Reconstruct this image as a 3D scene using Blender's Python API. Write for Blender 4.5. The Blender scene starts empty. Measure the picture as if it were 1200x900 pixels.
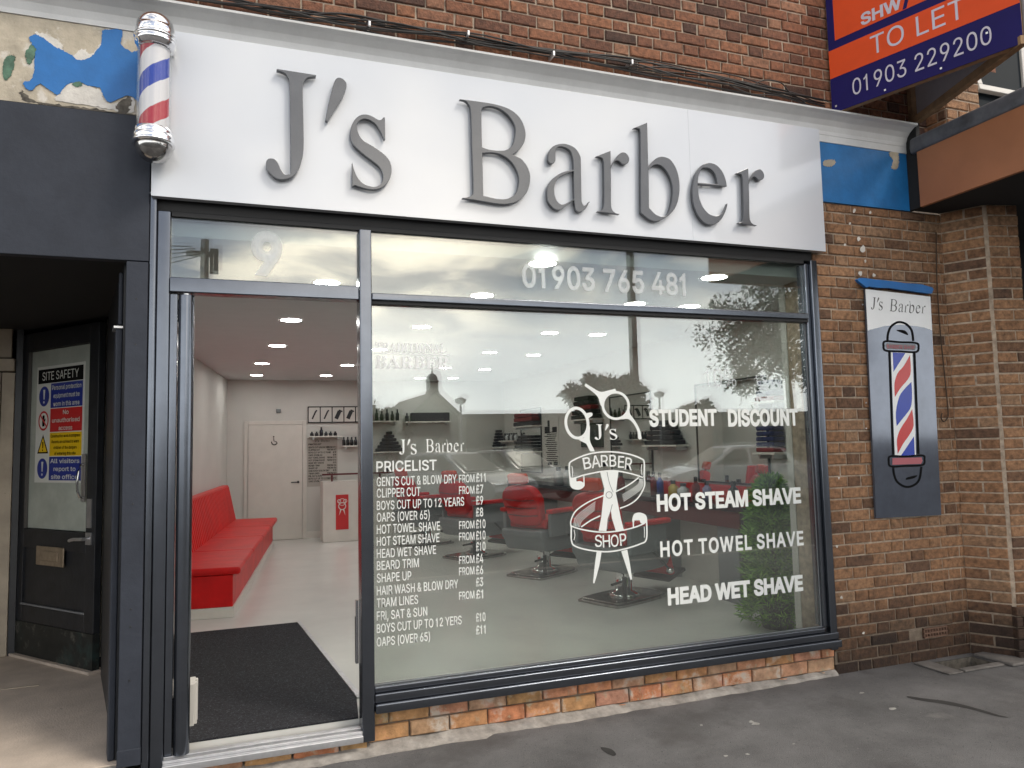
import bpy, math, random, json
from mathutils import Vector, Matrix
R = math.radians
rnd = random.Random(7)
scene = bpy.context.scene
col = scene.collection

# ------------------------------------------------------------------ camera
F_PX = 870.0
YAW, PITCH, ROLL = R(19.89), R(4.6), R(-1.312)
CAM = Vector((0.0, -3.93, 1.42))
_fw = Vector((math.sin(YAW)*math.cos(PITCH), math.cos(YAW)*math.cos(PITCH), math.sin(PITCH)))
_r0 = Vector((math.cos(YAW), -math.sin(YAW), 0))
_u0 = _r0.cross(_fw)
_rt = math.cos(ROLL)*_r0 + math.sin(ROLL)*_u0
_up = -math.sin(ROLL)*_r0 + math.cos(ROLL)*_u0
cd = bpy.data.cameras.new('camera'); cam = bpy.data.objects.new('camera', cd); col.objects.link(cam)
cd.sensor_width = 36; cd.lens = F_PX/1200*36; cd.clip_start = .05; cd.clip_end = 2000
m = Matrix((_rt, _up, -_fw)).transposed().to_4x4(); m.translation = CAM
cam.matrix_world = m
scene.camera = cam

def ray(px, py): return _fw*F_PX + _rt*(px-600) - _up*(py-450)
def at(px, py, Y=0.0):
    d = ray(px, py); return CAM + d*((Y-CAM.y)/d.y)
def atz(px, py, Z=0.02):
    d = ray(px, py); return CAM + d*((Z-CAM.z)/d.z)
def atx(px, py, X):
    d = ray(px, py); return CAM + d*((X-CAM.x)/d.x)

# ------------------------------------------------------------------ sky, sun, exposure
SUN_EL, SUN_AZ = R(48), R(140)          # azimuth clockwise from +Y (into the building)
w = bpy.data.worlds.new('World'); scene.world = w; w.use_nodes = True
nt = w.node_tree; nt.nodes.clear()
def N(t, **k):
    n = nt.nodes.new(t)
    for a, b in k.items(): setattr(n, a, b)
    return n
L = nt.links.new
out = N('ShaderNodeOutputWorld'); bg = N('ShaderNodeBackground'); bg.inputs[1].default_value = .12
sky = N('ShaderNodeTexSky', sky_type='NISHITA'); sky.sun_disc = False
sky.sun_elevation = SUN_EL; sky.sun_rotation = SUN_AZ; sky.dust_density = 2.0
tc = N('ShaderNodeTexCoord'); sx = N('ShaderNodeSeparateXYZ'); L(tc.outputs['Generated'], sx.inputs[0])
zc = N('ShaderNodeMath', operation='MAXIMUM'); L(sx.outputs[2], zc.inputs[0]); zc.inputs[1].default_value = 0.0
za = N('ShaderNodeMath', operation='ADD'); L(zc.outputs[0], za.inputs[0]); za.inputs[1].default_value = .16
dv = N('ShaderNodeVectorMath', operation='DIVIDE'); L(tc.outputs['Generated'], dv.inputs[0])
cb = N('ShaderNodeCombineXYZ'); [L(za.outputs[0], cb.inputs[i]) for i in range(3)]; L(cb.outputs[0], dv.inputs[1])
n1 = N('ShaderNodeTexNoise'); n1.inputs['Scale'].default_value = 1.15; n1.inputs['Detail'].default_value = 11; n1.inputs['Roughness'].default_value = .62
n1.inputs['Distortion'].default_value = .4
L(dv.outputs[0], n1.inputs['Vector'])
r1 = N('ShaderNodeValToRGB'); L(n1.outputs[0], r1.inputs[0])
r1.color_ramp.elements[0].position = .36; r1.color_ramp.elements[0].color = (0, 0, 0, 1)
r1.color_ramp.elements[1].position = .56; r1.color_ramp.elements[1].color = (1, 1, 1, 1)
n2 = N('ShaderNodeTexNoise'); n2.inputs['Scale'].default_value = 2.6; n2.inputs['Detail'].default_value = 11; n2.inputs['Distortion'].default_value = .8
L(dv.outputs[0], n2.inputs['Vector'])
cl = N('ShaderNodeValToRGB'); L(n2.outputs[0], cl.inputs[0])
e = cl.color_ramp.elements
e[0].position = .42; e[0].color = (5.2, 5.7, 6.7, 1)
e[1].position = .58; e[1].color = (17.0, 15.7, 13.6, 1)
mx = N('ShaderNodeMix', data_type='RGBA'); L(r1.outputs[0], mx.inputs[0]); L(sky.outputs[0], mx.inputs[6]); L(cl.outputs[0], mx.inputs[7])
# pale even veil towards the horizon
hz = N('ShaderNodeMapRange'); L(sx.outputs[2], hz.inputs[0])
hz.inputs[1].default_value = .11; hz.inputs[2].default_value = .23; hz.inputs[3].default_value = .96; hz.inputs[4].default_value = 0.0
hz.interpolation_type = 'SMOOTHSTEP'
mh = N('ShaderNodeMix', data_type='RGBA'); L(hz.outputs[0], mh.inputs[0]); L(mx.outputs[2], mh.inputs[6]); mh.inputs[7].default_value = (18.5, 19.0, 19.1, 1)
# bright break in the clouds low in the west
g = ray(436, 300); g = Vector((g.x, -g.y, g.z)).normalized()
dt = N('ShaderNodeVectorMath', operation='DOT_PRODUCT'); L(tc.outputs['Generated'], dt.inputs[0]); dt.inputs[1].default_value = g
gp = N('ShaderNodeMapRange'); L(dt.outputs['Value'], gp.inputs[0]); gp.interpolation_type = 'SMOOTHERSTEP'
gp.inputs[1].default_value = math.cos(R(13)); gp.inputs[2].default_value = 1.0
gm = N('ShaderNodeMath', operation='MULTIPLY'); L(gp.outputs[0], gm.inputs[0]); L(n2.outputs[0], gm.inputs[1])
ga = N('ShaderNodeMix', data_type='RGBA', blend_type='ADD'); L(gm.outputs[0], ga.inputs[0]); L(mh.outputs[2], ga.inputs[6]); ga.inputs[7].default_value = (22, 19, 15, 1)
L(ga.outputs[2], bg.inputs[0]); L(bg.outputs[0], out.inputs[0])

sd = bpy.data.lights.new('sun', 'SUN'); sd.energy = 1.5; sd.angle = R(14); sd.color = (1, .92, .80)
so = bpy.data.objects.new('sun', sd); col.objects.link(so)
sdir = Vector((math.sin(SUN_AZ)*math.cos(SUN_EL), math.cos(SUN_AZ)*math.cos(SUN_EL), math.sin(SUN_EL)))
so.rotation_euler = sdir.to_track_quat('Z', 'Y').to_euler(); so.location = (3, -8, 12)

scene.view_settings.view_transform = 'Standard'; scene.view_settings.look = 'None'
scene.view_settings.exposure = 0.25; scene.view_settings.gamma = 1
scene.render.engine = 'CYCLES'
cy = scene.cycles
cy.use_denoising = True; cy.max_bounces = 8; cy.diffuse_bounces = 4; cy.glossy_bounces = 5
cy.transparent_max_bounces = 24; cy.transmission_bounces = 6; cy.sample_clamp_indirect = 6
cy.caustics_reflective = False; cy.caustics_refractive = False

# ------------------------------------------------------------------ materials
MATS = {}
def mat(name, base, rough=.6, metal=0., spec=.5, var=.12, vscale=6., bump=0., bscale=60., coat=0., dirt=None, emit=None, tone=None, col2=None):
    """procedural principled; var = noise amount on the base, tone = list of colours picked by the 'tone' face attribute"""
    if name in MATS: return MATS[name]
    mt = bpy.data.materials.new(name); mt.use_nodes = True
    t = mt.node_tree; b = t.nodes['Principled BSDF']
    b.inputs['Roughness'].default_value = rough; b.inputs['Metallic'].default_value = metal
    b.inputs['Specular IOR Level'].default_value = spec; b.inputs['Coat Weight'].default_value = coat
    b.inputs['Coat Roughness'].default_value = .06
    tcn = t.nodes.new('ShaderNodeTexCoord')
    def noise(sc, det=5, rg=.6):
        n = t.nodes.new('ShaderNodeTexNoise'); n.inputs['Scale'].default_value = sc; n.inputs['Detail'].default_value = det
        n.inputs['Roughness'].default_value = rg; t.links.new(tcn.outputs['Object'], n.inputs['Vector']); return n
    def mixc(fac, a, c, blend='MIX'):
        x = t.nodes.new('ShaderNodeMix'); x.data_type = 'RGBA'; x.blend_type = blend
        if hasattr(fac, 'is_output'): t.links.new(fac, x.inputs[0])
        else: x.inputs[0].default_value = fac
        for s, i in ((a, 6), (c, 7)):
            if hasattr(s, 'is_output'): t.links.new(s, x.inputs[i])
            else: x.inputs[i].default_value = (*s, 1)
        return x.outputs[2]
    def ramp(src, p0, p1):
        r = t.nodes.new('ShaderNodeMapRange'); r.inputs[1].default_value = p0; r.inputs[2].default_value = p1
        t.links.new(src, r.inputs[0]); return r.outputs[0]
    c = None
    if tone:
        a = t.nodes.new('ShaderNodeAttribute'); a.attribute_name = 'tone'
        cr = t.nodes.new('ShaderNodeValToRGB'); cr.color_ramp.interpolation = 'LINEAR'
        while len(cr.color_ramp.elements) < len(tone): cr.color_ramp.elements.new(.5)
        for i, cc in enumerate(tone):
            cr.color_ramp.elements[i].position = i/(len(tone)-1); cr.color_ramp.elements[i].color = (*cc, 1)
        t.links.new(a.outputs['Fac'], cr.inputs[0]); c = cr.outputs[0]
    if var:
        n = noise(vscale)
        lo = tuple(x*(1-var*1.6) for x in base); hi = tuple(min(1, x*(1+var)) for x in base)
        if c is None: c = mixc(ramp(n.outputs[0], .3, .7), lo, hi)
        else: c = mixc(1.0, c, mixc(ramp(n.outputs[0], .3, .7), (1-var*1.6,)*3, (1+var,)*3), 'MULTIPLY')
    if c is None: c = tuple(base)
    if col2:                       # (colour, scale, threshold, softness): patches of a second colour
        for (cc, sc, th, sf) in col2:
            n = noise(sc, 8, .65)
            c = mixc(ramp(n.outputs[0], th, th+sf), c, cc)
    if dirt:                       # (colour, z0, z1): splash dirt and soot near the ground, broken up by noise
        cc, z0, z1 = dirt
        s = t.nodes.new('ShaderNodeSeparateXYZ'); g_ = t.nodes.new('ShaderNodeNewGeometry'); t.links.new(g_.outputs['Position'], s.inputs[0])
        n = noise(5.0, 6)
        ad = t.nodes.new('ShaderNodeMath'); ad.operation = 'MULTIPLY_ADD'; t.links.new(n.outputs[0], ad.inputs[0]); ad.inputs[1].default_value = (z1-z0)*1.1
        t.links.new(s.outputs[2], ad.inputs[2])
        f = ramp(ad.outputs[0], z1+.55*(z1-z0), z0+.55*(z1-z0))
        c = mixc(f, c, mixc(1.0, c, cc, 'MULTIPLY'))
    if hasattr(c, 'is_output'): t.links.new(c, b.inputs['Base Color'])
    else: b.inputs['Base Color'].default_value = (*c, 1)
    if bump:
        n = noise(bscale, 6); bp = t.nodes.new('ShaderNodeBump'); bp.inputs['Strength'].default_value = bump; bp.inputs['Distance'].default_value = .01
        t.links.new(n.outputs[0], bp.inputs['Height']); t.links.new(bp.outputs[0], b.inputs['Normal'])
    if emit:
        b.inputs['Emission Color'].default_value = (*emit[0], 1); b.inputs['Emission Strength'].default_value = emit[1]
    MATS[name] = mt
    return mt

def glass_mat(name, tint=(.93, .95, .935), refl=.1, rough=0.0):
    mt = bpy.data.materials.new(name); mt.use_nodes = True; t = mt.node_tree; t.nodes.clear()
    o = t.nodes.new('ShaderNodeOutputMaterial'); mxs = t.nodes.new('ShaderNodeMixShader')
    tr = t.nodes.new('ShaderNodeBsdfTransparent'); tr.inputs[0].default_value = (*tint, 1)
    gl = t.nodes.new('ShaderNodeBsdfGlossy'); gl.inputs['Roughness'].default_value = rough; gl.inputs[0].default_value = (.97, .98, .98, 1)
    lw = t.nodes.new('ShaderNodeLayerWeight'); lw.inputs[0].default_value = .5
    p = t.nodes.new('ShaderNodeMath'); p.operation = 'POWER'; t.links.new(lw.outputs['Facing'], p.inputs[0]); p.inputs[1].default_value = 4.0
    q = t.nodes.new('ShaderNodeMath'); q.operation = 'MULTIPLY_ADD'; t.links.new(p.outputs[0], q.inputs[0]); q.inputs[1].default_value = .85; q.inputs[2].default_value = refl
    nz = t.nodes.new('ShaderNodeTexNoise'); nz.inputs['Scale'].default_value = .7; tcn = t.nodes.new('ShaderNodeTexCoord'); t.links.new(tcn.outputs['Object'], nz.inputs['Vector'])
    bp = t.nodes.new('ShaderNodeBump'); bp.inputs['Strength'].default_value = .012; bp.inputs['Distance'].default_value = .02
    t.links.new(q.outputs[0], mxs.inputs[0]); t.links.new(tr.outputs[0], mxs.inputs[1]); t.links.new(gl.outputs[0], mxs.inputs[2]); t.links.new(mxs.outputs[0], o.inputs[0])
    return mt

M = dict(
 brick=mat('red_brick', (1, 1, 1), .85, var=.34, vscale=30, bump=.8, bscale=90,
   tone=[(.07, .034, .023), (.155, .064, .037), (.235, .094, .049), (.27, .115, .058), (.185, .075, .042), (.31, .155, .09)]),
 brick_side=mat('brown_brick', (1, 1, 1), .88, var=.34, vscale=30, bump=.8, bscale=90, dirt=((.20, .195, .205), .02, .46),
   tone=[(.115, .064, .040), (.24, .124, .064), (.315, .164, .083), (.355, .192, .10), (.26, .133, .068), (.34, .205, .118)]),
 brick_base=mat('worn_orange_brick', (1, 1, 1), .9, var=.3, vscale=14, bump=.7, bscale=45,
   tone=[(.52, .19, .085), (.44, .27, .17), (.40, .24, .10), (.58, .25, .12), (.42, .21, .14)],
   col2=[((.47, .40, .33), 7, .54, .1), ((.36, .29, .19), 13, .58, .1), ((.44, .20, .13), 5, .58, .08)]),
 mortar=mat('mortar', (.44, .35, .265), .95, var=.25, vscale=24, bump=.6, bscale=120, dirt=((.42, .41, .40), .05, .34)),
 mortar_up=mat('upper_mortar', (.42, .34, .26), .95, var=.2, vscale=20, bump=.4, bscale=120),
 cement=mat('cement_fillet', (.34, .315, .285), .95, var=.25, vscale=12, bump=.6, bscale=50, col2=[((.28, .26, .24), 14, .55, .1)]),
 asphalt=mat('pavement_asphalt', (.150, .146, .146), .9, var=.25, vscale=2.2, bump=1.0, bscale=190, col2=[((.30, .29, .28), 95, .64, .05), ((.045, .043, .043), 105, .60, .06), ((.10, .094, .092), 1.3, .55, .12), ((.17, .163, .158), 3.1, .62, .1)]),
 carpark=mat('car_park_asphalt', (.06, .06, .06), .9, var=.2, vscale=.5),
 concrete=mat('entry_concrete', (.58, .49, .41), .8, var=.12, vscale=4, bump=.3, bscale=90, col2=[((.17, .14, .115), 7, .66, .06)]),
 white=mat('white_fascia', (.69, .715, .755), .13, spec=.6, var=.02, vscale=1.2, coat=.8),
 cove=mat('white_painted_cove', (.72, .72, .71), .5, var=.06, vscale=5, bump=.15, bscale=25, col2=[((.50, .48, .44), 9, .68, .08)]),
 silver=mat('brushed_grey_letter', (.130, .134, .142), .26, metal=.8, var=.05),
 frame=mat('anthracite_powder_coat', (.140, .153, .178), .21, metal=.95, spec=.5, var=.05, vscale=9),
 frame_top=mat('grey_profile', (.052, .064, .086), .3, spec=.75, var=.05),
 rubber_and_shade=mat('gasket_and_head_shade', (.012, .012, .013), .6, var=0),
 alu=mat('mill_aluminium', (.62, .62, .63), .35, metal=.8, var=.08, vscale=20),
 chrome=mat('chrome', (.86, .86, .88), .07, metal=1., var=0),
 chrome_dark=mat('worn_chrome', (.45, .44, .43), .16, metal=1., var=.3, vscale=16),
 navy_wood=mat('navy_painted_timber', (.036, .041, .054), .6, spec=.25, var=.1, vscale=7, bump=.25, bscale=30),
 black_paint=mat('black_door_paint', (.018, .020, .024), .45, var=.2, vscale=10, bump=.15, bscale=30),
 scuffed=mat('scuffed_kick_plate', (.016, .018, .017), .55, var=.3, vscale=12, col2=[((.10, .10, .085), 10, .56, .12), ((.025, .045, .042), 4, .55, .1)]),
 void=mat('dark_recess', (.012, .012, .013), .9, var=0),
 cream=mat('cream_boarding', (.42, .36, .28), .7, var=.14, vscale=5, bump=.3, bscale=20, col2=[((.14, .10, .07), 12, .68, .05)]),
 blue_paint=mat('bright_blue_paint', (.014, .15, .44), .45, var=.08, vscale=9, bump=.15, bscale=40),
 blue_worn=mat('worn_blue_paint', (.018, .17, .44), .45, var=.10, vscale=9, bump=.15, bscale=40, col2=[((.02, .07, .11), 12, .69, .03)]),
 plaster=mat('flaked_plaster', (.50, .44, .345), .85, var=.16, vscale=8, bump=.6, bscale=26, col2=[((.62, .58, .52), 6, .55, .06), ((.27, .22, .16), 21, .66, .05)]),
 filler=mat('white_filler', (.66, .63, .58), .85, var=.1, vscale=14, bump=.5, bscale=40),
 green_paint=mat('old_green_paint', (.085, .17, .115), .7, var=.3, vscale=24, bump=.5, bscale=60),
 grey_crust=mat('dark_crust', (.13, .115, .095), .9, var=.4, vscale=24, bump=.6, bscale=60),
 vinyl=mat('white_vinyl', (.78, .80, .77), .5, var=.02),
 
 ink=mat('black_ink', (.008, .008, .009), .85, spec=.1, var=0),
 greyink=mat('grey_ink', (.10, .095, .09), .5, var=0),
 red=mat('signal_red', (.56, .018, .02), .4, var=.03), blue=mat('signal_blue', (.010, .030, .27), .4, var=.03),
 yellow=mat('signal_yellow', (.80, .52, .0), .45, var=.03), signwhite=mat('sign_white', (.66, .68, .64), .4, var=.03),
 bred=mat('banner_red', (.60, .028, .026), .25, var=.02), bblue=mat('banner_blue', (.008, .04, .40), .25, var=.02), bwhite=mat('banner_white', (.88, .88, .87), .25, var=.03),
 pink=mat('faded_red', (.42, .10, .12), .3, var=.05),
 acrylic=mat('black_acrylic', (.10, .115, .15), .09, metal=.45, spec=.8, var=.12, coat=.3),
 orange=mat('board_orange', (.74, .080, .015), .5, spec=.2, var=.04), navy=mat('board_navy', (.012, .008, .095), .5, spec=.15, var=.06), lilac=mat('board_lettering', (.58, .54, .62), .4, var=.03),
 board_back=mat('board_back', (.42, .40, .42), .6, var=.08), batten=mat('raw_batten', (.34, .21, .11), .8, var=.25, vscale=14, bump=.3),
 brown=mat('brown_cladding', (.36, .145, .065), .45, var=.08, vscale=3), lead=mat('lead_flashing', (.105, .11, .125), .5, var=.3, vscale=9, bump=.4, bscale=14),
 cable=mat('black_cable', (.014, .013, .013), .5, var=0),
 wall=mat('shop_wall_paint', (.57, .555, .52), .6, var=.03, vscale=2), ceil=mat('shop_ceiling_paint', (.58, .60, .605), .8, var=.02),
 vfloor=mat('vinyl_floor', (.61, .60, .565), .28, var=.06, vscale=2), matt=mat('coir_mat', (.020, .021, .026), .95, var=.5, vscale=60, bump=1., bscale=200, col2=[((.13, .13, .15), 120, .60, .05), ((.006, .006, .008), 110, .60, .06)]),
 leather=mat('red_leatherette', (.60, .004, .005), .4, spec=.35, var=.12, vscale=4, bump=.35, bscale=9), leather_o=mat('red_headrest', (.62, .05, .012), .4, var=.06),
 cgrey=mat('chair_shell_grey', (.19, .20, .21), .4, var=.05), cblack=mat('black_plastic', (.015, .015, .018), .4, var=.05),
 wdoor=mat('white_door_paint', (.62, .585, .535), .4, var=.03), wpaint=mat('white_gloss_paint', (.66, .63, .58), .35, var=.04),
 maroon=mat('dark_red_trim', (.10, .008, .012), .4, var=.05), mirror=mat('mirror_glass', (.80, .82, .82), .015, metal=1., var=0),
 worktop=mat('dark_worktop', (.022, .022, .032), .25, var=.05),
 leaf=mat('shrub_leaf', (.055, .12, .03), .6, var=.3, vscale=9), leaf_t=mat('tree_leaf', (.045, .075, .03), .7, var=.35, vscale=2), bark=mat('bark', (.10, .08, .06), .9, var=.3),
 carpaint=mat('silver_car_paint', (.26, .27, .29), .25, metal=.6, var=.02, coat=.6), carpaint2=mat('dark_car_paint', (.05, .055, .07), .25, metal=.4, var=.02, coat=.6), carglass=mat('car_window', (.02, .025, .03), .12, spec=.08, var=0),
 render_w=mat('far_render', (.085, .08, .076), .85, var=.1, vscale=1), slate=mat('far_slate', (.04, .04, .043), .8, var=.2, vscale=3), wood=mat('pole_wood', (.09, .07, .055), .9, var=.2), galv=mat('galvanised', (.30, .31, .32), .5, metal=.4, var=.1),
 lamp=mat('downlight_lens', (.9, .9, .88), .4, var=0, emit=((1, .985, .955), 56.0)), paper=mat('paper', (.58, .56, .52), .7, var=.03), glow_pole=mat('pole_glow', (.8, .8, .8), .3, var=0),
 towel_b=mat('blue_towel', (.012, .016, .075), .9, var=.2, vscale=30), towel_k=mat('black_towel', (.012, .010, .012), .9, var=.2, vscale=30), towel_r=mat('red_towel', (.20, .02, .02), .9, var=.2, vscale=30),
 cyl_w=mat('pole_white', (.74, .74, .77), .4, var=0), cyl_r=mat('pole_red', (.46, .018, .04), .4, var=0), cyl_b=mat('pole_blue', (.010, .05, .42), .4, var=0),
 bottle_y=mat('yellow_bottle', (.5, .36, .05), .3, var=0), bottle_v=mat('lilac_bottle', (.28, .26, .42), .3, var=0), bottle_w=mat('clear_bottle', (.5, .52, .52), .2, var=0), bottle_b=mat('blue_bottle', (.03, .06, .3), .3, var=0),
 terracotta=mat('terracotta_pot', (.30, .09, .05), .7, var=.1), poster=mat('dark_green_poster', (.025, .04, .022), .5, var=.4, vscale=8),
)
def frost_mat(name, c, a):
    mt = bpy.data.materials.new(name); mt.use_nodes = True; t = mt.node_tree; b = t.nodes['Principled BSDF']
    n = t.nodes.new('ShaderNodeTexNoise'); n.inputs['Scale'].default_value = 8; r = t.nodes.new('ShaderNodeMapRange'); r.inputs[3].default_value = a-.06; r.inputs[4].default_value = a+.06
    t.links.new(n.outputs[0], r.inputs[0]); t.links.new(r.outputs[0], b.inputs['Alpha']); b.inputs['Base Color'].default_value = (*c, 1); b.inputs['Roughness'].default_value = .4; return mt
M['frost'] = frost_mat('frosted_vinyl', (.88, .91, .92), .32)
M['frost_heading'] = frost_mat('frosted_heading', (.92, .94, .94), .66)
M['glass'] = glass_mat('window_glass', refl=.11)
M['glass_in'] = glass_mat('inner_window_glass', refl=.06)
M['tube'] = glass_mat('pole_tube', tint=(.97, .97, .97), refl=.02)
M['dirty_glass'] = mat('net_behind_dirty_glass', (.40, .44, .395), .4, var=.12, vscale=5, coat=.3)

# ------------------------------------------------------------------ mesh builder
class MB:
    def __init__(s): s.v = []; s.f = []; s.t = []; s.mi = []; s.mid = 0; s.tone = 0.5
    def face(s, idx): s.f.append(tuple(idx)); s.t.append(s.tone); s.mi.append(s.mid)
    def add(s, vs, fs, mtx=None):
        o = len(s.v); s.v += [(mtx @ Vector(p)) if mtx else Vector(p) for p in vs]
        for f in fs: s.face([i+o for i in f])
        return s
    def box(s, x0, x1, y0, y1, z0, z1, mtx=None):
        v = [(x, y, z) for z in (z0, z1) for y in (y0, y1) for x in (x0, x1)]
        return s.add(v, [(0, 2, 3, 1), (4, 5, 7, 6), (0, 1, 5, 4), (2, 6, 7, 3), (0, 4, 6, 2), (1, 3, 7, 5)], mtx)
    def hexa(s, a, b):                  # two quads (4 points each), joined
        return s.add(list(a)+list(b), [(3, 2, 1, 0), (4, 5, 6, 7), (0, 1, 5, 4), (1, 2, 6, 5), (2, 3, 7, 6), (3, 0, 4, 7)])
    def prism(s, poly, mtx, d):         # poly in local xy, extruded along local z by d
        n = len(poly)
        v = [(x, y, 0) for x, y in poly]+[(x, y, d) for x, y in poly]
        f = [tuple(range(n-1, -1, -1)), tuple(range(n, 2*n))]+[(i, (i+1) % n, n+(i+1) % n, n+i) for i in range(n)]
        return s.add(v, f, mtx)
    def lathe(s, prof, mtx=None, n=24, cap=True):   # prof [(r,z)]
        v = []; f = []
        for r, z in prof:
            for i in range(n): a = 2*math.pi*i/n; v.append((r*math.cos(a), r*math.sin(a), z))
        for j in range(len(prof)-1):
            for i in range(n):
                k = (i+1) % n; f.append((j*n+i, j*n+k, (j+1)*n+k, (j+1)*n+i))
        if cap: f += [tuple(range(n-1, -1, -1)), tuple(range((len(prof)-1)*n, len(prof)*n))]
        return s.add(v, f, mtx)
    def tube(s, pts, r, n=8, r1=None):
        pts = [Vector(p) for p in pts]; m_ = len(pts); v = []; f = []
        for j, p in enumerate(pts):
            d = (pts[min(j+1, m_-1)]-pts[max(j-1, 0)]).normalized()
            a = Vector((0, 0, 1)) if abs(d.z) < .9 else Vector((1, 0, 0))
            x = d.cross(a).normalized(); y = d.cross(x)
            rr = r if r1 is None else r+(r1-r)*j/(m_-1)
            for i in range(n): t = 2*math.pi*i/n; v.append(p+x*rr*math.cos(t)+y*rr*math.sin(t))
        for j in range(m_-1):
            for i in range(n):
                k = (i+1) % n; f.append((j*n+i, j*n+k, (j+1)*n+k, (j+1)*n+i))
        f += [tuple(range(n-1, -1, -1)), tuple(range((m_-1)*n, m_*n))]
        return s.add(v, f)
    def build(s, name, mats, parent=None, smooth=False, bevel=0, seg=2, kind=None, sub=0):
        me = bpy.data.meshes.new(name); me.from_pydata([tuple(p) for p in s.v], [], s.f)
        for mm in (mats if isinstance(mats, (list, tuple)) else [mats]): me.materials.append(M[mm] if isinstance(mm, str) else mm)
        a = me.attributes.new('tone', 'FLOAT', 'FACE'); a.data.foreach_set('value', s.t)
        me.polygons.foreach_set('material_index', s.mi)
        if smooth: me.polygons.foreach_set('use_smooth', [True]*len(me.polygons))
        me.update()
        o = bpy.data.objects.new(name, me); col.objects.link(o)
        if parent:
            o.parent = parent; o.matrix_parent_inverse = Matrix.Identity(4)
            mi_ = WORLD[parent.name].inverted(); me.transform(mi_)
            WORLD[o.name] = WORLD[parent.name].copy()
        else: WORLD[o.name] = Matrix.Identity(4)
        if bevel:
            b = o.modifiers.new('bevel', 'BEVEL'); b.width = bevel; b.segments = seg; b.limit_method = 'ANGLE'; b.angle_limit = R(40)
            if smooth is False: me.polygons.foreach_set('use_smooth', [True]*len(me.polygons)); wn = o.modifiers.new('wn', 'WEIGHTED_NORMAL'); wn.keep_sharp = True
        if kind: o['kind'] = kind
        if name in ('x',): pass
        return o
WORLD = {}
def thing(name, label, cat, loc=(0, 0, 0), rz=0, group=None):
    o = bpy.data.objects.new(name, None); col.objects.link(o); o.empty_display_size = .1
    o.location = loc; o.rotation_euler = (0, 0, rz)
    WORLD[o.name] = Matrix.Translation(Vector(loc)) @ Matrix.Rotation(rz, 4, 'Z')
    return tag(o, label, cat, group)
def tag(o, label, cat, group=None):
    o['label'] = label; o['category'] = cat
    if group: o['group'] = group
    return o
def kids(o): return [c for c in bpy.data.objects if c.parent == o]
def copy_tree(o, loc=None, rz=None, label=None):
    c = o.copy(); col.objects.link(c)
    if loc is not None: c.location = loc
    if rz is not None: c.rotation_euler = (0, 0, rz)
    if label: c['label'] = label
    for k in kids(o):
        d = k.copy(); col.objects.link(d); d.parent = c
        for q in kids(k):
            e_ = q.copy(); col.objects.link(e_); e_.parent = d
    return c

# ------------------------------------------------------------------ outlines and lettering
def spline(pts, sub=5, closed=True):
    """points (x,y[,1]); a third value marks a corner; Catmull-Rom between"""
    n = len(pts); out_ = []
    rng = range(n) if closed else range(n-1)
    for i in rng:
        p1 = pts[i]; p2 = pts[(i+1) % n]
        p0 = pts[(i-1) % n] if (closed or i > 0) else p1
        p3 = pts[(i+2) % n] if (closed or i+2 < n) else p2
        if len(p1) > 2: p0 = p1
        if len(p2) > 2: p3 = p2
        if len(p1) > 2 and len(p2) > 2: out_.append(p1[:2]); continue
        for k in range(sub):
            t = k/sub; q = []
            for a in (0, 1):
                q.append(.5*((2*p1[a])+(-p0[a]+p2[a])*t+(2*p0[a]-5*p1[a]+4*p2[a]-p3[a])*t*t+(-p0[a]+3*p1[a]-3*p2[a]+p3[a])*t**3))
            out_.append(tuple(q))
    if not closed: out_.append(tuple(pts[-1][:2]))
    return out_
def curve_mesh(loops, extrude=0., bevel=0., offset=0.):
    cu = bpy.data.curves.new('outline', 'CURVE'); cu.dimensions = '2D'; cu.fill_mode = 'BOTH'; cu.extrude = extrude; cu.bevel_depth = bevel; cu.bevel_resolution = 1; cu.offset = offset
    for lp in loops:
        s = cu.splines.new('POLY'); s.points.add(len(lp)-1); s.use_cyclic_u = True
        for p, q in zip(s.points, lp): p.co = (q[0], q[1], 0, 1)
    return conv(cu)
def conv(cu):
    o = bpy.data.objects.new('outline', cu); col.objects.link(o); bpy.context.view_layer.update()
    me = o.evaluated_get(bpy.context.evaluated_depsgraph_get()).to_mesh()
    v = [tuple(p.co) for p in me.vertices]; f = [tuple(p.vertices) for p in me.polygons]
    o.evaluated_get(bpy.context.evaluated_depsgraph_get()).to_mesh_clear()
    bpy.data.objects.remove(o); bpy.data.curves.remove(cu)
    return v, f
_TXT = {}
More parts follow.
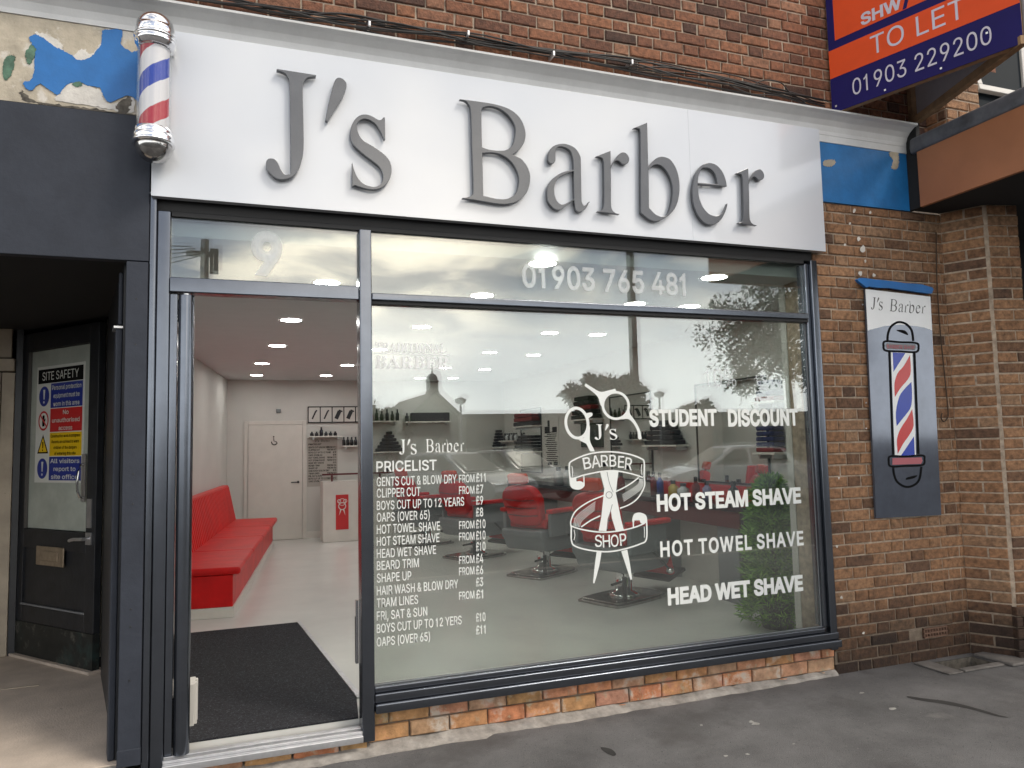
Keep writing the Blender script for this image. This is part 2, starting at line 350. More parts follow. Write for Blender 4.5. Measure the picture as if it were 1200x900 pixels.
SANS = json.loads(r'{"A":[480,[[16,0,201,509,276,509,463,0,395,0,282,317,237,463,232,478,245,478,220,393,85,0],[110,142,110,199,370,199,370,142]]],"B":[456,[[60,0,60,509,278,506,320,495,359,469,381,442,394,410,398,374,395,344,387,320,369,297,347,280,315,267,315,262,345,255,374,237,398,210,412,181,418,146,415,108,404,75,384,45,344,18,288,3],[125,57,259,57,315,70,336,86,349,105,355,128,352,161,327,203,286,226,256,231,125,231],[125,285,271,290,312,313,333,348,336,380,330,403,318,423,299,439,252,451,125,452]]],"C":[510,[[267,-7,220,-2,177,11,138,33,104,63,77,101,57,146,44,197,40,254,52,346,86,421,115,456,150,484,220,511,267,516,314,511,357,498,388,481,421,453,443,426,463,385,473,348,408,348,389,395,357,428,315,449,267,456,223,450,174,426,143,394,120,352,106,300,105,223,116,168,144,114,175,82,213,62,256,53,292,55,332,66,366,88,393,120,408,160,473,160,448,91,402,38,341,5]]],"D":[502,[[219,0,96,0,96,57,244,58,284,66,328,87,361,119,379,149,394,198,399,255,388,337,374,371,354,399,329,422,299,438,262,448,221,452,93,452,93,509,278,504,325,492,377,461,418,418,440,377,458,311,462,255,458,199,446,149,426,105,398,68,364,39,322,17,274,4],[125,509,125,0,60,0,60,509]]],"E":[419,[[60,0,60,509,372,509,372,452,125,452,125,286,355,286,355,229,125,229,125,57,375,57,375,0]]],"F":[410,[[60,0,60,509,369,509,369,452,125,452,125,278,346,278,346,221,125,221,125,0]]],"G":[520,[[269,-7,220,-2,176,11,137,33,94,75,62,131,47,179,41,234,42,293,62,378,103,445,162,491,233,514,313,511,349,500,389,480,416,458,444,424,465,384,474,349,408,349,390,388,369,416,337,439,304,452,254,455,202,443,158,412,125,364,109,314,104,238,112,181,137,124,158,97,184,76,214,62,246,54,309,57,336,67,367,87,391,115,404,141,415,202,434,199,283,199,283,256,478,256,478,185,463,115,444,80,419,50,388,26,352,8,312,-3]]],"H":[517,[[60,0,60,509,125,509,125,289,392,289,392,509,457,509,457,0,392,0,392,232,125,232,125,0]]],"I":[300,[[31,0,31,57,118,57,118,452,31,452,31,509,269,509,269,452,183,452,183,57,269,57,269,0]]],"J":[396,[[185,-7,124,3,75,33,44,81,33,145,33,173,98,173,101,114,116,81,142,59,185,50,212,53,242,69,258,88,268,114,272,509,336,509,336,145,330,95,313,55,283,23,232,-1]]],"K":[467,[[104,145,104,216,165,293,364,509,448,509],[60,0,60,509,125,509,125,334,125,0],[372,0,188,259,228,309,449,0]]],"L":[393,[[60,0,60,509,125,509,125,57,361,57,361,0]]],"M":[628,[[60,0,60,509,152,509,280,181,322,49,307,49,342,158,476,509,568,509,568,0,504,0,507,452,507,457,513,457,467,322,342,0,286,0,167,301,112,457,119,457,120,405,122,0]]],"N":[523,[[60,0,60,509,136,509,360,156,414,55,405,54,399,163,399,509,463,509,463,0,387,0,171,342,108,452,119,454,125,298,125,0]]],"O":[533,[[267,-7,220,-2,177,11,138,33,105,63,78,101,57,146,44,197,40,254,44,311,57,362,78,407,105,445,138,475,177,498,220,511,267,516,314,511,357,498,396,475,429,445,456,407,477,362,489,311,493,254,489,197,477,146,456,101,429,63,396,33,357,11,314,-2],[267,53,330,66,358,82,383,105,403,133,418,168,430,254,418,341,403,376,383,404,358,427,330,443,267,456,203,443,175,426,151,404,131,375,116,340,103,254,116,168,131,133,151,105,175,82,203,66]]],"P":[445,[[60,0,60,509,263,507,301,500,332,487,373,455,398,411,408,359,404,304,390,265,366,233,332,207,289,191,250,186,109,186,109,242,242,243,284,250,323,277,342,319,344,355,338,389,323,418,303,435,251,451,125,452,125,0]]],"R":[449,[[60,0,60,509,264,507,333,489,367,465,395,424,408,374,407,319,390,271,367,240,333,217,289,203,250,198,96,198,96,255,243,255,284,262,323,285,336,306,344,331,344,367,339,393,323,420,304,436,252,451,125,452,125,0],[353,0,230,229,303,229,428,0]]],"S":[447,[[224,-9,149,1,91,31,54,77,38,137,104,137,116,98,142,71,187,53,241,50,293,63,325,87,345,126,340,166,325,186,296,205,154,249,95,281,71,307,60,326,52,383,58,413,70,440,87,463,119,488,158,506,191,513,275,511,326,493,365,463,391,424,401,378,337,378,326,412,302,437,257,456,209,458,167,448,132,423,116,387,119,352,135,330,164,311,305,266,364,233,387,209,401,185,408,128,392,72,352,27,290,-1]]],"T":[449,[[32,452,32,509,417,509,417,452,257,452,257,0,193,0,193,452]]],"U":[517,[[259,-8,216,-5,177,5,143,22,114,43,91,70,74,101,64,136,60,173,60,509,124,509,124,178,131,136,150,99,180,72,220,56,259,52,298,56,331,68,357,87,380,120,392,169,393,509,457,509,457,160,443,101,411,52,374,22,315,-2]]],"V":[480,[[204,0,16,509,84,509,219,126,248,31,235,31,282,185,395,509,463,509,278,0]]],"W":[686,[[155,0,16,509,82,509,170,171,197,40,189,40,208,133,306,509,380,509,488,87,497,40,488,40,506,126,603,509,670,509,530,0,455,0,363,339,336,475,350,475,331,377,230,0]]],"X":[474,[[18,0,217,284,217,236,29,509,104,509,201,365,243,292,232,292,259,341,374,509,446,509,259,239,259,287,456,0,382,0,271,161,230,231,244,231,221,189,91,0]]],"Y":[472,[[203,0,203,208,16,509,91,509,229,279,250,230,224,230,265,318,381,509,455,509,268,208,268,0]]],"0":[453,[[227,-7,187,-2,151,11,120,32,95,62,74,99,60,144,48,254,60,364,75,409,95,447,121,476,151,498,187,511,227,516,267,511,302,498,333,476,358,447,379,409,393,364,405,254,393,144,379,99,359,62,333,32,302,11,267,-2],[227,50,253,53,276,63,313,103,336,168,344,254,336,341,313,405,276,446,253,456,227,460,200,456,177,446,140,405,117,341,109,254,117,168,140,103,177,63,200,53]]],"1":[453,[[76,0,76,55,391,55,391,0],[276,509,276,0,212,0,209,448,86,358,86,427,198,509]]],"2":[453,[[64,0,64,47,287,288,313,332,320,371,313,408,293,436,262,454,224,460,184,453,153,433,134,402,127,362,66,362,66,373,74,415,98,459,126,486,172,508,214,515,268,511,314,492,350,461,373,420,381,382,378,345,365,304,315,232,153,57,389,57,389,0]]],"3":[453,[[218,-7,152,2,98,30,60,74,44,132,109,132,120,97,149,68,191,52,241,51,287,67,315,93,328,130,326,172,308,207,275,234,233,246,157,248,157,299,288,452,70,452,70,509,372,509,372,461,211,278,211,289,276,286,318,271,352,246,371,222,387,186,393,145,387,103,365,58,327,23,277,1]]],"4":[453,[[40,105,40,158,247,509,311,509,109,166,413,163,413,105],[282,0,282,318,343,318,343,0]]],"5":[453,[[221,-7,159,3,108,32,73,76,60,130,122,130,129,103,145,80,168,63,196,52,250,53,293,77,314,104,324,131,328,170,322,201,310,227,286,254,255,271,226,277,174,270,128,246,67,253,96,509,366,509,366,452,151,452,134,301,172,323,216,333,263,330,308,314,339,291,368,253,386,207,391,163,379,95,343,41,289,6]]],"6":[453,[[226,-7,182,-1,152,10,125,26,96,56,75,94,66,126,68,199,84,249,110,298,252,509,322,509,151,261,145,261,151,272,187,303,219,313,257,313,288,306,324,290,346,271,370,240,388,180,384,112,373,82,350,47,319,20,291,5],[226,48,267,56,299,79,320,114,327,157,320,201,299,235,267,258,226,265,186,258,153,235,132,201,125,158,132,114,153,79,186,56]]],"7":[453,[[97,0,323,452,62,452,62,509,391,509,391,449,165,0]]],"8":[453,[[226,-7,156,3,101,33,64,78,52,135,59,181,81,220,113,249,153,265,105,293,79,333,70,380,82,434,101,464,137,493,184,511,226,516,269,511,315,493,350,464,370,434,382,380,373,333,347,293,300,265,339,249,372,220,393,181,401,135,388,78,352,33,296,3],[226,49,272,55,307,74,329,102,337,139,329,177,305,208,270,228,226,235,182,228,147,208,123,177,115,139,123,102,145,74,180,55],[226,290,263,296,293,313,312,341,319,376,313,410,294,437,264,454,226,460,188,454,159,437,139,410,133,376,139,341,159,313,189,296]]],"9":[453,[[226,516,260,513,301,499,328,482,356,452,377,414,386,382,385,309,368,259,343,211,200,0,130,0,301,248,307,248,301,237,265,206,233,196,195,196,165,202,129,219,100,245,83,269,65,329,69,397,80,427,103,462,134,489,162,504],[226,460,186,452,154,429,133,395,125,352,133,308,154,274,186,251,226,243,267,251,299,273,320,308,327,350,320,394,299,429,267,452]]],"\u00a3":[425,[[37,41,37,57,72,66,83,78,91,102,86,380,94,421,113,456,139,484,174,504,216,514,259,515,294,506,325,490,351,468,371,439,387,385,328,377,318,411,305,431,273,453,232,459,192,449,161,421,150,399,146,367,153,127,149,97,133,72,108,55,73,44],[37,0,37,57,312,58,328,70,330,107,388,107,379,43,361,17,339,6,299,0],[37,229,37,280,311,280,311,229]]],"&":[448,[[197,-7,129,4,78,34,45,78,34,133,42,177,68,218,111,256,229,345,256,378,262,411,253,437,232,455,197,461,164,451,143,428,137,394,147,359,438,0,364,0,106,312,82,357,75,398,81,438,104,476,134,499,165,510,209,513,243,508,272,495,300,471,318,440,323,412,317,367,291,325,140,206,107,169,98,143,99,113,106,92,124,70,154,53,186,47,223,50,258,63,295,90,325,128,344,177,349,224,408,224,403,170,391,128,374,97,333,47,280,10,243,-2]]],"(":[273,[[89,207,96,293,114,384,142,468,177,539,236,539,182,399,154,258,153,172,165,91,193,3,236,-96,177,-96,147,-40,124,16,102,93]]],")":[273,[[37,-96,98,56,115,128,122,196,118,272,106,342,82,428,56,499,37,539,97,539,131,468,155,398,173,323,182,249,184,187,167,72,149,15,117,-59,97,-96]]],",":[188,[[38,-119,68,71,137,71,84,-119]]],"%":[676,[[175,283,132,291,101,314,81,347,75,388,78,440,97,481,133,509,175,517,212,511,246,490,267,458,276,412,273,360,254,319,218,291],[175,327,193,330,209,341,219,360,223,388,222,429,213,454,198,468,175,473,158,470,142,459,131,440,127,412,129,370,138,346,153,332],[501,-10,458,-2,426,21,407,55,400,95,403,147,423,189,458,217,501,225,538,219,571,198,592,166,601,120,598,68,579,26,544,-2],[501,35,518,37,535,49,545,67,549,95,547,137,538,162,524,176,501,180,479,176,467,166,457,148,453,120,454,78,464,53,479,39],[132,0,482,509,540,509,191,0]]],"a":[389,[[160,-9,102,2,62,27,37,66,31,116,43,161,58,179,83,196,138,213,252,230,272,240,273,279,256,311,225,327,183,330,154,324,132,313,112,294,100,274,41,291,57,322,79,346,111,367,148,379,194,384,239,379,275,367,301,348,326,313,336,272,337,0,277,0,277,52,272,52,252,25,226,6,197,-5],[170,45,209,51,239,66,263,93,275,126,276,190,250,180,190,170,121,153,101,136,93,115,94,87,107,66,134,51]]],"b":[424,[[229,-8,198,-5,167,7,141,27,118,59,112,59,112,0,53,0,53,509,114,509,114,319,156,363,197,381,241,384,274,378,304,366,330,347,370,293,389,218,385,133,375,96,352,54,322,22,294,5,263,-5],[220,47,267,57,301,88,321,133,328,189,321,245,301,290,267,319,220,330,174,320,140,291,120,247,113,189,120,132,140,86,174,57]]],"c":[396,[[207,-8,170,-5,137,6,107,23,82,46,46,108,34,187,43,256,68,312,107,353,159,378,228,383,289,365,336,327,362,277,303,262,290,289,267,313,238,326,207,330,173,325,145,310,124,287,106,250,97,206,98,160,108,117,124,89,145,66,165,54,217,47,246,53,274,68,292,89,304,117,363,102,341,56,306,21,261,-1]]],"d":[424,[[195,-8,161,-5,130,5,103,22,72,54,42,120,34,203,50,281,87,340,121,366,151,378,184,384,220,383,268,363,311,319,311,509,372,509,372,0,313,0,313,59,307,59,284,27,258,7,227,-5],[205,47,250,57,284,86,305,132,312,189,305,247,284,291,251,320,205,330,157,319,124,290,103,245,96,189,103,133,124,88,158,57]]],"e":[404,[[212,-8,173,-5,138,6,107,23,74,55,56,85,43,120,35,159,35,215,55,290,74,320,97,346,125,365,157,378,228,383,266,374,294,361,319,341,341,315,366,252,371,169,75,169,75,221,338,221,310,202,305,246,295,276,273,305,250,321,197,330,153,317,116,282,97,226,97,157,104,122,123,86,158,58,204,46,249,51,285,73,306,105,365,91,345,51,311,19,266,-1]]],"f":[254,[[228,379,228,327,6,327,6,379],[81,0,81,432,84,461,104,496,141,521,187,530,237,523,243,521,227,468,200,474,171,470,154,460,145,443,142,0]]],"g":[425,[[207,-151,159,-146,112,-130,77,-105,51,-69,101,-41,128,-72,165,-92,218,-97,267,-85,295,-62,307,-38,311,68,306,68,276,31,241,11,195,5,152,10,113,27,80,53,55,90,42,124,34,177,37,233,46,271,66,314,87,340,122,366,162,381,196,384,228,382,259,370,285,350,308,319,313,319,313,379,372,379,372,-9,367,-54,345,-97,308,-127,261,-145],[205,59,251,68,285,95,305,137,312,193,305,248,285,291,251,320,205,330,158,320,124,290,103,246,96,193,103,138,124,96,158,68]]],"h":[410,[[114,227,114,0,53,0,53,509,114,509,114,287,102,287,124,332,152,362,197,381,246,383,288,372,321,349,345,313,356,264,357,0,296,0,296,246,287,283,267,310,246,323,220,329,190,327,161,317,141,303,126,283,117,257]]],"i":[167,[[53,0,53,379,114,379,114,0],[84,443,54,455,41,483,54,512,84,524,114,512,126,483,114,455]]],"j":[167,[[53,379,114,379,114,-39,107,-77,91,-108,65,-129,29,-141,-10,-143,-10,-87,14,-86,34,-78,46,-64,52,-42],[83,443,53,455,41,483,53,512,83,524,114,512,126,483,114,455]]],"k":[381,[[110,137,110,212,121,212,284,379,360,379,184,199,177,199],[53,0,53,509,114,509,114,0],[294,0,148,186,191,229,372,0]]],"l":[189,[[139,-2,101,3,80,15,65,33,54,65,53,509,114,509,114,87,122,60,141,52,170,54,181,3]]],"m":[610,[[53,0,53,379,112,379,112,295,108,295,121,329,146,360,178,378,219,386,257,380,287,361,309,331,321,295,312,295,325,327,363,365,407,383,461,384,497,372,522,354,544,321,555,286,557,0,496,0,492,281,483,302,467,317,441,328,419,330,389,326,365,314,348,295,338,270,335,0,274,0,273,275,266,295,248,316,222,328,199,330,173,326,148,314,129,294,117,266,114,0]]],"n":[410,[[114,227,114,0,53,0,53,379,112,379,112,287,102,287,130,341,169,372,227,384,280,376,309,360,332,336,348,304,356,264,357,0,296,0,296,246,287,283,267,310,246,323,220,329,190,327,161,317,141,303,126,283,117,257]]],"o":[415,[[207,-8,170,-5,137,6,107,23,82,46,46,108,34,187,46,268,62,302,82,330,107,353,137,371,170,381,207,384,245,381,278,371,308,353,333,330,354,302,369,268,381,187,369,108,354,74,333,46,308,23,278,6,245,-5],[207,46,250,54,287,82,310,126,319,187,310,250,287,294,250,322,207,330,165,322,128,294,106,250,96,187,106,126,128,82,165,54]]],"p":[424,[[53,-143,53,379,112,379,112,319,118,319,152,360,190,380,252,383,304,366,338,340,364,303,382,257,390,203,385,133,370,84,346,45,304,10,252,-7,191,-4,153,17,114,59,114,-143],[220,47,267,57,301,88,321,133,328,189,321,245,301,290,267,319,220,330,174,320,140,291,120,247,113,189,120,132,140,86,174,57]]],"q":[424,[[372,-143,311,-143,311,59,272,17,234,-4,184,-8,130,5,86,37,60,74,39,133,34,189,39,245,55,293,79,332,121,366,173,383,235,380,272,360,307,319,313,319,313,379,372,379],[205,47,250,57,284,86,305,132,312,189,305,247,284,291,251,320,205,330,157,319,124,290,103,245,96,189,103,133,124,88,158,57]]],"r":[259,[[53,0,53,379,112,379,112,321,115,321,135,352,166,375,196,384,243,384,242,323,200,326,170,319,144,305,126,284,114,243,114,0]]],"s":[365,[[182,-8,128,-2,84,18,53,50,36,94,94,107,105,79,119,64,143,51,173,46,225,52,244,62,262,81,267,112,250,139,225,151,104,186,72,208,50,246,49,297,57,319,75,343,123,374,187,384,231,380,273,362,303,334,324,290,268,277,255,302,232,323,205,331,171,332,143,324,117,304,109,283,112,258,124,243,144,232,254,202,292,183,321,150,331,107,321,61,290,24,242,0]]],"t":[227,[[204,379,204,327,6,327,6,379],[65,471,126,471,126,98,130,72,139,59,154,51,202,54,213,2,171,-4,135,-1,107,10,86,28,72,52,65,93]]],"u":[410,[[182,-5,138,1,108,15,78,44,62,76,53,127,53,379,114,379,114,144,123,96,137,75,157,60,207,50,238,57,259,69,280,91,291,115,296,153,296,379,357,379,357,0,298,0,298,92,307,92,297,67,265,23,231,3]]],"v":[389,[[163,0,17,379,84,379,171,138,206,21,184,21,218,138,305,379,371,379,226,0]]],"w":[567,[[138,0,23,379,87,379,162,103,175,41,165,41,193,166,252,379,316,379,392,91,402,41,391,41,413,135,480,379,545,379,429,0,368,0,277,338,291,338,199,0]]],"x":[379,[[21,0,171,218,171,171,29,379,100,379,207,206,175,206,282,379,352,379,209,169,209,214,358,0,287,0,173,182,205,182,91,0]]],"y":[389,[[47,-139,61,-86,100,-89,124,-80,144,-53,163,-1,17,379,84,379,171,138,206,21,184,21,198,70,305,379,371,379,195,-79,168,-116,134,-138,91,-145]]],"z":[380,[[42,0,42,46,254,320,48,323,48,379,333,379,333,331,126,56,339,56,339,0]]]," ":[188,[]]}')
SANS['1'] = [400, [[150, 0, 214, 0, 214, 512, 172, 512, 150, 472, 105, 432, 62, 412, 62, 352, 110, 372, 150, 400]]]; SANS['I'] = [185, [[60, 0, 122, 0, 122, 509, 60, 509]]]
def glyph_mesh(loops, bold):
    gv, gf = curve_mesh(loops); gv = [(p[0], p[1], 0) for p in gv]; gf = list(gf)
    if bold <= 0: return gv, gf
    for lp in loops:                      # a heavier cut: the outline itself widened on both sides
        n = len(lp); o = len(gv)
        for i in range(n):
            a, p, c = Vector(lp[i-1]), Vector(lp[i]), Vector(lp[(i+1) % n]); e1 = (p-a).normalized(); e2 = (c-p).normalized()
            n1 = Vector((-e1.y, e1.x)); n2 = Vector((-e2.y, e2.x)); m_ = n1+n2
            m_ = n1 if m_.length < .2 else m_.normalized(); k = bold/max(.6, m_.dot(n1))
            gv += [(p.x+m_.x*k, p.y+m_.y*k, .00008+.000012*i), (p.x-m_.x*k, p.y-m_.y*k, .000085+.000012*i)]
        for i in range(n): j = (i+1) % n; gf.append((o+2*i, o+2*j, o+2*j+1, o+2*i+1))
    return gv, gf
def text_mesh(body, bold=0., spacing=1., extrude=0.0):
    k = (body, bold, spacing, extrude)
    if k not in _TXT:
        x = 0.; vs = []; fs = []
        for i, chx in enumerate(body):
            adv, loops = SANS[chx]
            if loops:
                gk = ('glyph', chx, bold)
                if gk not in _TXT: _TXT[gk] = glyph_mesh([list(zip([q/1000 for q in l[::2]], [q/1000 for q in l[1::2]])) for l in loops], bold)
                gv, gf = _TXT[gk]; o = len(vs)
                vs += [(p[0]+x, p[1], p[2]+.0008*(i % 2)) for p in gv]; fs += [tuple(j+o for j in f) for f in gf]
            x += adv/1000*spacing
        _TXT[k] = (vs, fs)
    return _TXT[k]
def flat_map(o, u, v, nrm=None):      # local xy(z) -> world, o origin, u and v axes
    u = Vector(u); v = Vector(v); n = nrm if nrm else u.cross(v).normalized()
    return Matrix(((u.x, v.x, n.x, o[0]), (u.y, v.y, n.y, o[1]), (u.z, v.z, n.z, o[2]), (0, 0, 0, 1)))
def put_text(mb, body, o, u, v, width, cap, bold=0., spacing=1., capref='H', thick=.0006, zoff=0.):
    """body set from point o along unit u, cap height `cap` along unit v, stretched to `width`"""
    vs, fs = text_mesh(body, bold, spacing)
    cr = text_mesh(capref, bold)[0]; ch = max(p[1] for p in cr)-min(p[1] for p in cr); cb = min(p[1] for p in cr)
    x0 = min(p[0] for p in vs); x1 = max(p[0] for p in vs)
    n = Vector(u).cross(Vector(v)).normalized()
    s = width/(x1-x0); z = cap/ch
    mp = flat_map(Vector(o)+n*zoff, Vector(u)*s, Vector(v)*z, n)
    mb.add([((p[0]-x0), p[1]-cb, thick+p[2]) for p in vs], fs, mp)
UX = Vector((1, 0, 0)); UZ = Vector((0, 0, 1))
def glass_text(mb, body, pl, pr, hpx, Y, bold=0., spacing=1., dz=None):
    """lettering on the plane Y between the picture points pl and pr (baseline)"""
    a = at(*pl, Y); b = at(*pr, Y); c = at(pl[0], pl[1]-hpx, Y)
    put_text(mb, body, Vector((a.x, Y, (a.z+b.z)/2)), UX, UZ, b.x-a.x, c.z-a.z, bold, spacing)
def px_poly(loops, Y, org=(0, 0), sc=1.):
    """picture outlines onto the plane Y: returns (x,z) loops"""
    res = []
    for lp in loops:
        q = []
        for p in lp:
            w_ = at(org[0]+p[0]/sc, org[1]+p[1]/sc, Y); q.append((w_.x, w_.z))
        res.append(q)
    return res
def add_flat(mb, loops, Y, thick=.0006, extrude=0., bevel=0.):
    vs, fs = curve_mesh(loops, extrude, bevel)
    mb.add([(p[0], Y-thick-p[2], p[1]) for p in vs], fs)
def stroke_loops(pts, wid, closed=False, sub=6, taper=None):
    """a line of picture points widened into an outline"""
    p = spline(pts, sub, closed) if len(pts) > 2 else [q[:2] for q in pts]
    n = len(p); lo = []; hi = []
    for i in range(n):
        a = p[(i-1) % n] if (closed or i > 0) else p[i]; b = p[(i+1) % n] if (closed or i < n-1) else p[i]
        dx, dy = b[0]-a[0], b[1]-a[1]; l = math.hypot(dx, dy) or 1
        ww = wid if taper is None else wid+(taper-wid)*i/(n-1)
        lo.append((p[i][0]-dy/l*ww/2, p[i][1]+dx/l*ww/2)); hi.append((p[i][0]+dy/l*ww/2, p[i][1]-dx/l*ww/2))
    if closed: return [lo, hi]
    return [lo+hi[::-1]]

# ------------------------------------------------------------------ brickwork
def bricks(mb, o, u, width, z0, z1, off=.0, course=.075, st=.215, hd=.1025, gap=.011, proud=.008, depth=.06, flem=True, jit=.003, skip=None, ctone=None):
    """rows of bricks on the plane through o along unit u; the outward normal is u x z turned to the street"""
    u = Vector(u).normalized(); n = Vector((u.y, -u.x, 0))
    k = 0; z = z0
    while z < z1-.01:
        h = min(course-gap, z1-z)
        x = -off-(0 if k % 2 == 0 else ((st+hd+2*gap)/2 if flem else (st+gap)/2)); j = 0
        while x < width:
            w_ = (st if j % 2 == 0 else hd) if flem else st
            a = max(x, 0); b = min(x+w_, width)
            if b-a > .02 and not (skip and skip(o, a, b, z, z+h)):
                mb.tone = rnd.random() if ctone is None else ctone(z)
                pr = proud+rnd.uniform(-jit, jit); e = .005
                q = [(a, z), (b, z), (b, z+h), (a, z+h)]
                q = [(x_+rnd.uniform(-.0025, .0025), z_+rnd.uniform(-.002, .002)) for x_, z_ in q]
                cx, cz = (a+b)/2, z+h/2
                back = [Vector(o)+u*x_+UZ*z_-n*depth for x_, z_ in q]
                mid = [Vector(o)+u*x_+UZ*z_+n*(pr-e) for x_, z_ in q]
                frt = [Vector(o)+u*(x_+e*(1 if x_ < cx else -1))+UZ*(z_+e*(1 if z_ < cz else -1))+n*pr for x_, z_ in q]
                s0 = len(mb.v); mb.v += back+mid+frt
                for r_ in (0, 4):
                    for i in range(4): mb.face((s0+r_+i, s0+r_+(i+1) % 4, s0+r_+4+(i+1) % 4, s0+r_+4+i))
                mb.face((s0+8, s0+9, s0+10, s0+11))
            x += w_+gap; j += 1
        z += course; k += 1
    mb.tone = .5

# ================================================================== ground
GZ = -.11
b = MB()
# pavement sheet with the sunken pit left open (pit 4.30..4.62 x -.02..-.24)
PX0, PX1, PY0, PY1 = 4.36, 4.72, -.235, -.055
for x0, x1, y0, y1 in ((-14, PX0, -4.6, 3.0), (PX1, 16, -4.6, 3.0), (PX0, PX1, -4.6, PY0), (PX0, PX1, PY1, 3.0)):
    b.add([(x0, y0, GZ), (x1, y0, GZ), (x1, y1, GZ), (x0, y1, GZ)], [(0, 1, 2, 3)])
b.build('pavement', 'asphalt', kind='structure')
PAVE = bpy.data.objects['pavement']
def ground_patch(name, pts, m_, dz, sub=4):
    lp = [(p.x, p.y) for p in (atz(x, y, GZ) for x, y in spline(pts, sub))]; vs, fs = curve_mesh([lp]); b = MB(); b.add([(p[0], p[1], GZ+dz) for p in vs], fs); return b.build(name, m_, PAVE)
M['crack'] = mat('crack_tar', (.03, .028, .027), .9, var=.3); M['gum'] = mat('old_gum', (.33, .32, .30), .8, var=.2, vscale=40)
ground_patch('crack', [(1064, 816), (1085, 819), (1110, 822), (1140, 829), (1170, 838), (1182, 841), (1168, 839.6), (1138, 831.5), (1108, 825.5), (1084, 822), (1066, 818.5)], 'crack', .0015)
ground_patch('crack', [(704, 876), (716, 878), (722, 884), (718, 886), (708, 881)], 'crack', .0015)
for gx, gy, gr in ((880, 846, 3), (885, 848.5, 3.6), (1046, 831, 3.2), (850, 886, 2), (876, 884, 1.8), (822, 850, 1.6), (930, 872, 1.2), (1010, 812, 2.2)):
    ground_patch('gum_spot', [(gx+gr*1.6*math.cos(a)*rnd.uniform(.5, 1.2), gy+gr*.55*math.sin(a)*rnd.uniform(.5, 1.2)) for a in [k*.785 for k in range(8)]], 'gum', .0013)
b = MB(); b.box(-14, 16, -4.74, -4.602, -.3, -.112); b.build('kerb', 'cement', kind='structure', bevel=.01)
b = MB(); b.add([(-300, -400, -.235), (300, -400, -.235), (300, -4.74, -.235), (-300, -4.74, -.235)], [(0, 1, 2, 3)])
b.build('road', 'carpark', kind='structure')
b = MB(); b.add([(-400, -4.7, -.26), (400, -4.7, -.26), (400, 500, -.26), (-400, 500, -.26)], [(0, 1, 2, 3)])
b.build('ground', 'carpark', kind='structure')
b = MB(); b.prism([(-3.4, .02), (-.535, .02), (-.88, 1.75), (-.97, 1.9), (-.87, 3.0), (-3.4, 3.0)], Matrix.Translation((0, 0, -.2)), .198); b.build('entry_floor', 'concrete', kind='structure')
b = MB(); b.box(-3.4, -.5, -.035, .018, -.2, -.006); b.build('entry_kerb', 'cement', kind='structure', bevel=.008)
b = MB(); b.prism([(-.437, .091), (4.6, .091), (4.6, 8.4), (-.4, 8.4), (-.86, 2.0), (-.756, 1.7)], Matrix.Translation((0, 0, -.2)), .218); b.build('shop_floor', 'vfloor', kind='structure')

# loose pit surround
M['pit_stone'] = mat('grey_pit_stone', (.15, .138, .128), .9, var=.25, vscale=9, bump=.5, bscale=60)
pit = thing('drain_pit', 'broken square hole in the pavement at the foot of the brick pier', 'drain pit', (4.5, -.15, GZ))
b = MB()
for x0, x1, y0, y1 in ((PX0-.02, PX0, PY0, PY1), (PX1, PX1+.02, PY0, PY1), (PX0, PX1, PY1, PY1+.02), (PX0, PX1, PY0-.02, PY0)): b.box(x0, x1, y0, y1, GZ-.28, GZ-.004)
b.box(PX0, PX1, PY0, PY1, GZ-.3, GZ-.26); b.build('pit_lining', 'grey_crust' if 'grey_crust' in M else 'mortar', pit)
b = MB(); b.box(4.735, 4.99, -.34, -.06, GZ+.002, GZ+.022); b.build('loose_slab', 'pit_stone', pit, bevel=.006)
b = MB(); b.box(4.22, 4.345, -.30, -.03, GZ+.002, GZ+.012); b.box(4.36, 4.71, -.30, -.25, GZ+.002, GZ+.016); b.build('stone_edge', 'pit_stone', pit, bevel=.004)

# ================================================================== brick building
bl = thing('brick_building', 'brown brick building with a white cove that holds the barber shop', 'building', (4.2, 0, GZ))
# upper wall, set back a little behind the cove
b = MB(); b.box(-2.6, 9.0, .012, .30, 3.55, 7.0); b.build('upper_mortar_bed', 'mortar_up', bl)
b = MB(); bricks(b, (-2.6, .01, 0), (1, 0, 0), 9.6, 3.60, 5.25, off=.06); b.build('upper_wall', 'brick', bl)
# wall between window and pier
b = MB(); b.box(3.605, 5.0, .012, .30, GZ-.1, 3.02); b.build('side_mortar_bed', 'mortar', bl)
vent = (4.36, 4.575, .035, .105)
b = MB()
bricks(b, (3.60, .01, 0), (1, 0, 0), 1.19, GZ-.005, 3.015, off=.03, skip=lambda o, a, c, z, zz: 3.6+a < vent[1]+.004 and 3.6+c > vent[0]-.004 and z < vent[3]-.01 and zz > vent[2]+.01)
b.build('side_wall', 'brick_side', bl)
# air brick
b = MB()
for k in range(8):
    for r in range(2):
        x = vent[0]+.008+k*.0255; z = vent[2]+.008+r*.029
        b.box(x+.017, x+.0255, -.004, .02, z, z+.02)
for z in (vent[2], vent[2]+.028, vent[2]+.057): b.box(vent[0], vent[1], -.005, .02, z, z+.0085)
b.box(vent[0], vent[0]+.009, -.0055, .02, vent[2], vent[3]-.004)
b.build('air_brick', mat('terracotta_vent', (.16, .09, .06), .85, var=.25, vscale=20), bl)
b = MB(); b.box(vent[0], vent[1], .021, .03, vent[2]-.005, vent[3]+.002); b.build('vent_void', 'void', bl)
